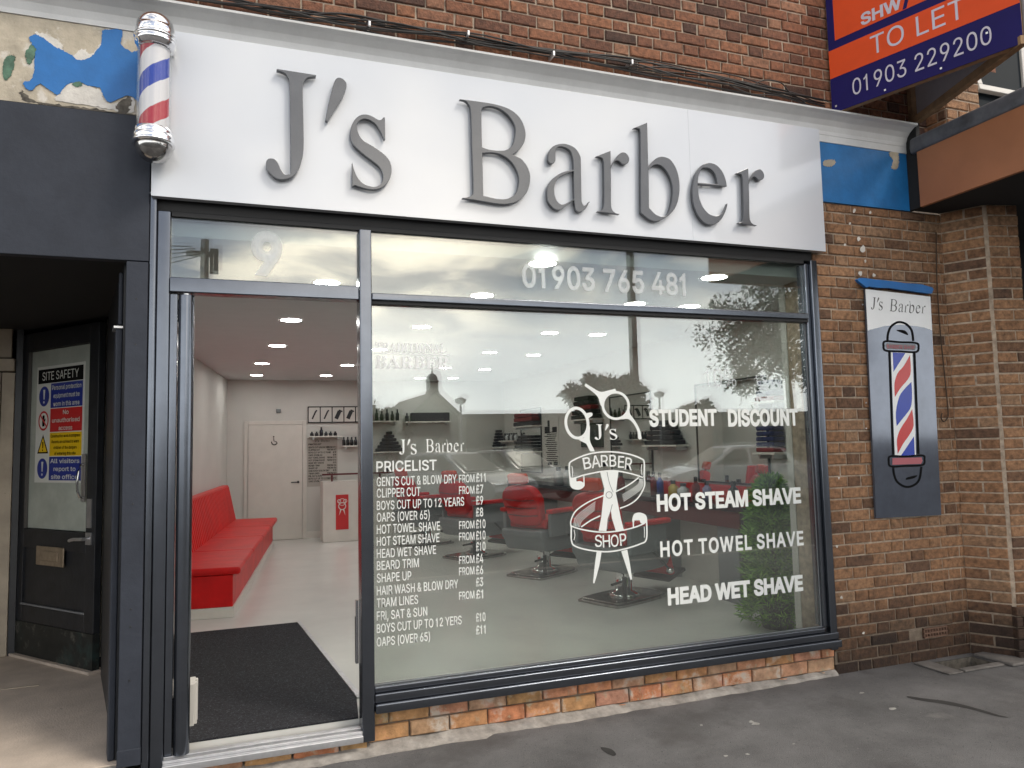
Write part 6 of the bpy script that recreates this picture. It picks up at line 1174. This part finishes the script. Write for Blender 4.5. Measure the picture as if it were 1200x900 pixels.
# potted topiary in the window ---------------------------------------------
tp = thing('potted_shrub', 'tall green artificial conifer shrub in the right corner of the window', 'shrub', (3.74, .72, FZ))
b = MB(); b.lathe([(.11, FZ+.001), (.14, .2), (.15, .21), (.12, .21)], Matrix.Translation((3.74, .72, 0)), 20); b.build('pot', 'cblack', tp, smooth=True)
b = MB(); b.lathe([(.02, .2), (.012, 1.0)], Matrix.Translation((3.74, .72, 0)), 8); b.build('stem', 'bark', tp)
def leaves(b, n, fpos, size, up=.5, asp=.3):
    for _ in range(n):
        p, out_ = fpos(); d = Vector((rnd.gauss(0, 1), rnd.gauss(0, 1), rnd.gauss(0, 1)+up)) + out_*1.6; d.normalize()
        s = d.cross(Vector((rnd.gauss(0, 1), rnd.gauss(0, 1), rnd.gauss(0, 1)))).normalized(); l = size*rnd.uniform(.6, 1.3); w_ = l*asp
        o = len(b.v); b.v += [p, p+d*l*.5+s*w_*.5, p+d*l, p+d*l*.5-s*w_*.5]; b.tone = rnd.random(); b.face((o, o+1, o+2, o+3))
M['shrub_leaf'] = mat('conifer_spray', (1, 1, 1), .6, var=.25, vscale=14, tone=[(.04, .10, .018), (.11, .26, .035), (.20, .42, .055), (.32, .56, .09)])
def fshrub():
    z = rnd.random()**.85; r = .27*(1-z)**.34*(.78+.22*math.sin(z*23)**2); a = rnd.uniform(0, 6.283); k = rnd.random()**.4
    o = Vector((math.cos(a), math.sin(a), .1)); return Vector((3.73, .72, .06+z*1.06))+Vector((o.x, o.y, 0))*r*k, o
b = MB(); leaves(b, 11000, fshrub, .065, .5, .16); b.build('foliage', 'shrub_leaf', tp)

# ================================================================== across the car park (seen in the glass)
def rf(px, py, Yv): p = at(px, py, Yv); return Vector((p.x, -Yv, p.z))
G2 = -.235
def tree(lab, pxc, pyt, pyb, wpx, Yv, n, leaf, trunk=.16, holes=14, shape=1.0):
    top = rf(pxc, pyt, Yv); bot = rf(pxc, pyb, Yv); wr = abs(rf(pxc+wpx/2, pyb, Yv).x-rf(pxc-wpx/2, pyb, Yv).x)/2
    t = thing('tree', lab, 'tree', (top.x, -Yv, G2)); hz_ = (top.z-bot.z)/2; cz = (top.z+bot.z)/2
    cl_ = []
    for _ in range(holes):
        a = rnd.uniform(0, 6.283); e_ = math.asin(rnd.uniform(-.8, 1)); q = rnd.uniform(.25, 1.0)
        cl_.append((Vector((top.x+wr*q*math.cos(a)*math.cos(e_), -Yv+wr*q*math.sin(a)*math.cos(e_), cz+hz_*q*math.sin(e_))), rnd.uniform(.15, .34)*min(wr, hz_)))
    b = MB(); b.tube([(top.x, -Yv, G2), (top.x+.05*wr, -Yv, (G2+cz)/2), (top.x, -Yv, cz+hz_*.4)], trunk, 8, trunk*.35)
    for p, r in cl_[:9]: b.tube([(top.x, -Yv, cz-hz_*.5), (p+Vector((top.x, -Yv, cz-hz_*.3)))*.5, p], trunk*.35, 6, trunk*.08)
    b.build('trunk', 'bark', t)
    def fp():
        p, r = rnd.choice(cl_); d = Vector((rnd.gauss(0, 1), rnd.gauss(0, 1), rnd.gauss(0, .8))); d.normalize(); return p+d*r*rnd.random()**.6*(1.5 if rnd.random() < .15 else 1), d
    b = MB(); leaves(b, n, fp, leaf, 0, .55); b.build('crown', 'tree_leaf_tone', t)
M['tree_leaf_tone'] = mat('tree_foliage', (1, 1, 1), .75, var=.25, vscale=2, tone=[(.012, .022, .010), (.022, .04, .016), (.035, .06, .022), (.05, .085, .03)])
tree('round leafy tree reflected in the window behind the emblem', 706, 440, 505, 100, 27, 9000, .24, .16, 60)
tree('big spreading tree reflected at the right end of the window', 915, 318, 478, 165, 14, 11000, .15, .16, 62)
tree('low bushy tree reflected at the left edge of the window', 452, 474, 512, 66, 32, 5000, .26, .12, 30)
tree('small bushy tree reflected left of the big spreading tree', 815, 470, 505, 42, 30, 3500, .24, .1, 22)
# hall with a cupola
Yh = 40
hl = thing('hall_building', 'dark gabled hall with a small domed cupola reflected in the window', 'hall', (rf(508, 500, Yh).x, -Yh-6, G2))
ap_ = rf(510.5, 459, Yh); x0, x1 = rf(477, 487, Yh).x, rf(543, 487, Yh).x; ze = rf(543, 487, Yh).z
b = MB(); b.prism([(x0+.3, G2), (x1-.3, G2), (x1-.3, ze-.05), (ap_.x, ap_.z-.15), (x0+.3, ze-.05)], Matrix(((1, 0, 0, 0), (0, 0, -1, -Yh-.1), (0, 1, 0, 0), (0, 0, 0, 1))), 11); b.build('wall', 'render_w', hl)
b = MB(); b.prism([(x0, ze-.05), (x0, ze-.2), (ap_.x, ap_.z-.12), (x1, ze-.2), (x1, ze-.05), (ap_.x, ap_.z+.05)], Matrix(((1, 0, 0, 0), (0, 0, -1, -Yh+.2), (0, 1, 0, 0), (0, 0, 0, 1))), 11.5); b.build('roof', 'slate', hl)
c0 = rf(508.5, 468, Yh+1); c1 = rf(508.5, 458, Yh+1); c2 = rf(508.5, 446, Yh+1); c3 = rf(508.5, 435, Yh+1); hw = abs(rf(515, 465, Yh+1).x-rf(502, 465, Yh+1).x)/2
b = MB(); b.box(c0.x-hw, c0.x+hw, -Yh-1-2*hw, -Yh-1, c0.z-1, c1.z); tw = b.build('cupola_base', 'slate', hl)
b = MB(); cyy = -Yh-1-hw
for k in range(6):
    a = k*math.pi/3; b.lathe([(.09, c1.z), (.09, c2.z)], Matrix.Translation((c0.x+hw*.85*math.cos(a), cyy+hw*.85*math.sin(a), 0)), 6)
b.build('cupola_column', 'render_w', tw)
b = MB(); b.lathe([(hw*1.2, c2.z-.05), (hw*1.15, c2.z+.05)]+[(hw*math.cos(t), c2.z+.05+(c3.z-c2.z)*.75*math.sin(t)) for t in [R(12*k) for k in range(8)]]+[(.05, c3.z-.1), (.02, c3.z+.4)], Matrix.Translation((c0.x, cyy, 0)), 16); b.build('cupola_dome', 'slate', tw, smooth=True)
for k in range(5):
    xx = x0+1+(x1-x0-2)*k/4; b = MB(); b.box(xx-.4, xx+.4, -Yh-.098, -Yh-.03, .7, 1.9); b.build('window', 'carglass', hl)
# long low terrace
lt = thing('low_building', 'long low flat roofed building reflected across the whole window', 'building', (rf(740, 500, Yh).x, -Yh-2, G2))
e0, e1 = rf(549, 485, Yh), rf(640, 487, Yh); X1 = rf(1010, 480, Yh).x
b = MB(); b.box(e0.x, X1, -Yh-9, -Yh-.5, G2, e0.z-.25); b.build('wall', 'render_w', lt)
b = MB(); b.box(e0.x-.2, X1+.3, -Yh-9.3, -Yh-.2, e0.z-.249, e0.z); b.build('roof', 'slate', lt)
for k in range(9):
    xx = e0.x+1.5+k*(X1-e0.x-3)/8; b = MB(); b.box(xx-.7, xx+.7, -Yh-.499, -Yh-.44, .9, 2.1); b.build('window', 'carglass', lt)
lt2 = thing('low_building', 'low dark building reflected left of the gabled hall', 'building', (rf(400, 500, Yh).x, -Yh-2, G2))
X0_ = rf(180, 500, Yh).x; b = MB(); b.box(X0_, x0+.25, -Yh-9, -Yh-.5, G2, e0.z-.9); b.build('wall', 'render_w', lt2); b = MB(); b.box(X0_-.2, x0+.28, -Yh-9.3, -Yh-.2, e0.z-.899, e0.z-.6); b.build('roof', 'slate', lt2)
# poles and lamps
def post(name, lab, cat, pxc, pyt, Yv, r, m_, grp=None):
    t = rf(pxc, pyt, Yv); o = thing(name, lab, cat, (t.x, -Yv, G2), 0, grp); b = MB(); b.lathe([(r*1.25, G2), (r, 1.2), (r*.85, t.z)], Matrix.Translation((t.x, -Yv, 0)), 12); b.build('column', m_, o, smooth=True); return o, t
o, t = post('lamp_column', 'tall grey column reflected as a dark upright bar in the middle of the window', 'lamp column', 738, 285, 30, .24, 'wood')
b = MB(); b.tube([(t.x, -30, t.z), (t.x+.4, -30, t.z+.3), (t.x+1.4, -30, t.z+.4)], .07, 8); b.box(t.x+1.3, t.x+1.9, -30.12, -29.88, t.z+.33, t.z+.45); b.build('lamp_arm', 'galv', o)
for px, py, lab in ((540, 474, 'small street lamp reflected beside the gabled hall'), (773, 466, 'small street lamp reflected above the word STUDENT')):
    o, t = post('street_lamp', lab, 'street lamp', px, py, 30, .06, 'galv', 'street lamps in the car park'); b = MB(); b.lathe([(.08, t.z), (.25, t.z+.1), (.28, t.z+.25), (.03, t.z+.35)], Matrix.Translation((t.x, -30, 0)), 12); b.build('lantern', 'galv', o, smooth=True)
o, t = post('utility_pole', 'wooden utility pole with fittings and wires reflected beside the number 9', 'utility pole', 240, 281, 22, .15, 'wood')
b = MB(); b.box(t.x-.55, t.x+.3, -22.1, -21.9, t.z-.55, t.z-.4); b.box(t.x+.16, t.x+.42, -22.15, -21.85, t.z-1.1, t.z-.3); b.build('cross_arm', 'wood', o)
b = MB()
for k in range(5): b.tube([(t.x-.1*k, -22, t.z-.5+.06*k), (t.x-4, -24+k, t.z-1.3+.12*k), (t.x-9, -27+2*k, t.z-1.5+.2*k)], .018, 5)
b.build('wire', 'cable', o)
# parked cars
def car(lab, x, y, rz, paint):
    c = thing('parked_car', lab, 'car', (0, 0, 0), 0, 'cars parked across the road'); w_ = .86
    YZ = Matrix(((1, 0, 0, 0), (0, 0, -1, w_), (0, 1, 0, 0), (0, 0, 0, 1)))
    body = spline([(-2.0, .25), (-2.08, .45), (-2.02, .82), (-1.85, .92), (-.9, .95), (.75, .93), (1.45, .84), (1.95, .70), (2.06, .5), (2.02, .25)], 4, False)
    b = MB(); b.prism(body, YZ, 2*w_); b.build('body', paint, c, bevel=.06, seg=3)
    top = [(-1.75, .935), (-1.35, 1.40), (-.9, 1.47), (.1, 1.45), (.95, .935)]
    b = MB(); lo = [(-1.78, .935), (1.0, .935)]
    def gh(f0, f1, zz): return f0
    v = []
    for s in (-1, 1):
        for x_, z_ in top: v.append((x_, s*(w_-.06-(z_-.93)*.32), z_))
    n = len(top); b.add(v, [tuple(range(n-1, -1, -1)), tuple(range(n, 2*n))]+[(i, i+1, n+i+1, n+i) for i in range(n-1)]); gh_ = b.build('cabin', paint, c, bevel=.04, seg=2)
    b = MB()
    for s in (-1, 1):
        q = [(-1.5, .97), (-1.25, 1.36), (-.35, 1.40), (-.35, .97)]; q2 = [(-.28, .97), (-.28, 1.40), (.08, 1.38), (.72, .97)]
        for qq in (q, q2): b.add([(x_, s*(w_-.05-(z_-.93)*.32), z_) for x_, z_ in qq], [(0, 1, 2, 3)])
    b.add([(.92, -.66, .985), (.92, .66, .985), (.24, .56, 1.41), (.24, -.56, 1.41)], [(0, 1, 2, 3)]); b.add([(-1.73, -.66, 1.0), (-1.73, .66, 1.0), (-1.42, .56, 1.36), (-1.42, -.56, 1.36)], [(0, 1, 2, 3)])
    b.build('window', 'carglass', gh_)
    for x_ in (-1.25, 1.3):
        for s in (-1, 1):
            b = MB(); b.lathe([(.31, -.09), (.33, -.06), (.33, .06), (.31, .09)], Matrix.Translation((x_, s*(w_-.08), .33)) @ Matrix.Rotation(R(90), 4, 'X'), 20); wh = b.build('wheel', 'cblack', c); b = MB(); b.lathe([(.2, -.095), (.2, .095)], Matrix.Translation((x_, s*(w_-.08), .33)) @ Matrix.Rotation(R(90), 4, 'X'), 16); b.build('rim', 'cgrey', wh)
    for s in (-1, 1): b = MB(); b.box(1.82, 2.03, s*.62-.16, s*.62+.16, .60, .70); b.build('headlight', 'chrome', c, bevel=.02)
    c.location = (x, y, G2); c.rotation_euler = (0, 0, rz); return c
p = rf(538, 565, 15.5); car('silver hatchback reflected over the top rows of the price list', p.x, p.y, R(60), 'carpaint')
p = rf(604, 556, 17.5); car('dark car reflected between the price list and the emblem', p.x, p.y, R(68), 'carpaint2')
p = rf(852, 535, 13.5); car('silver car reflected under the word DISCOUNT', p.x, p.y, R(190), 'carpaint')
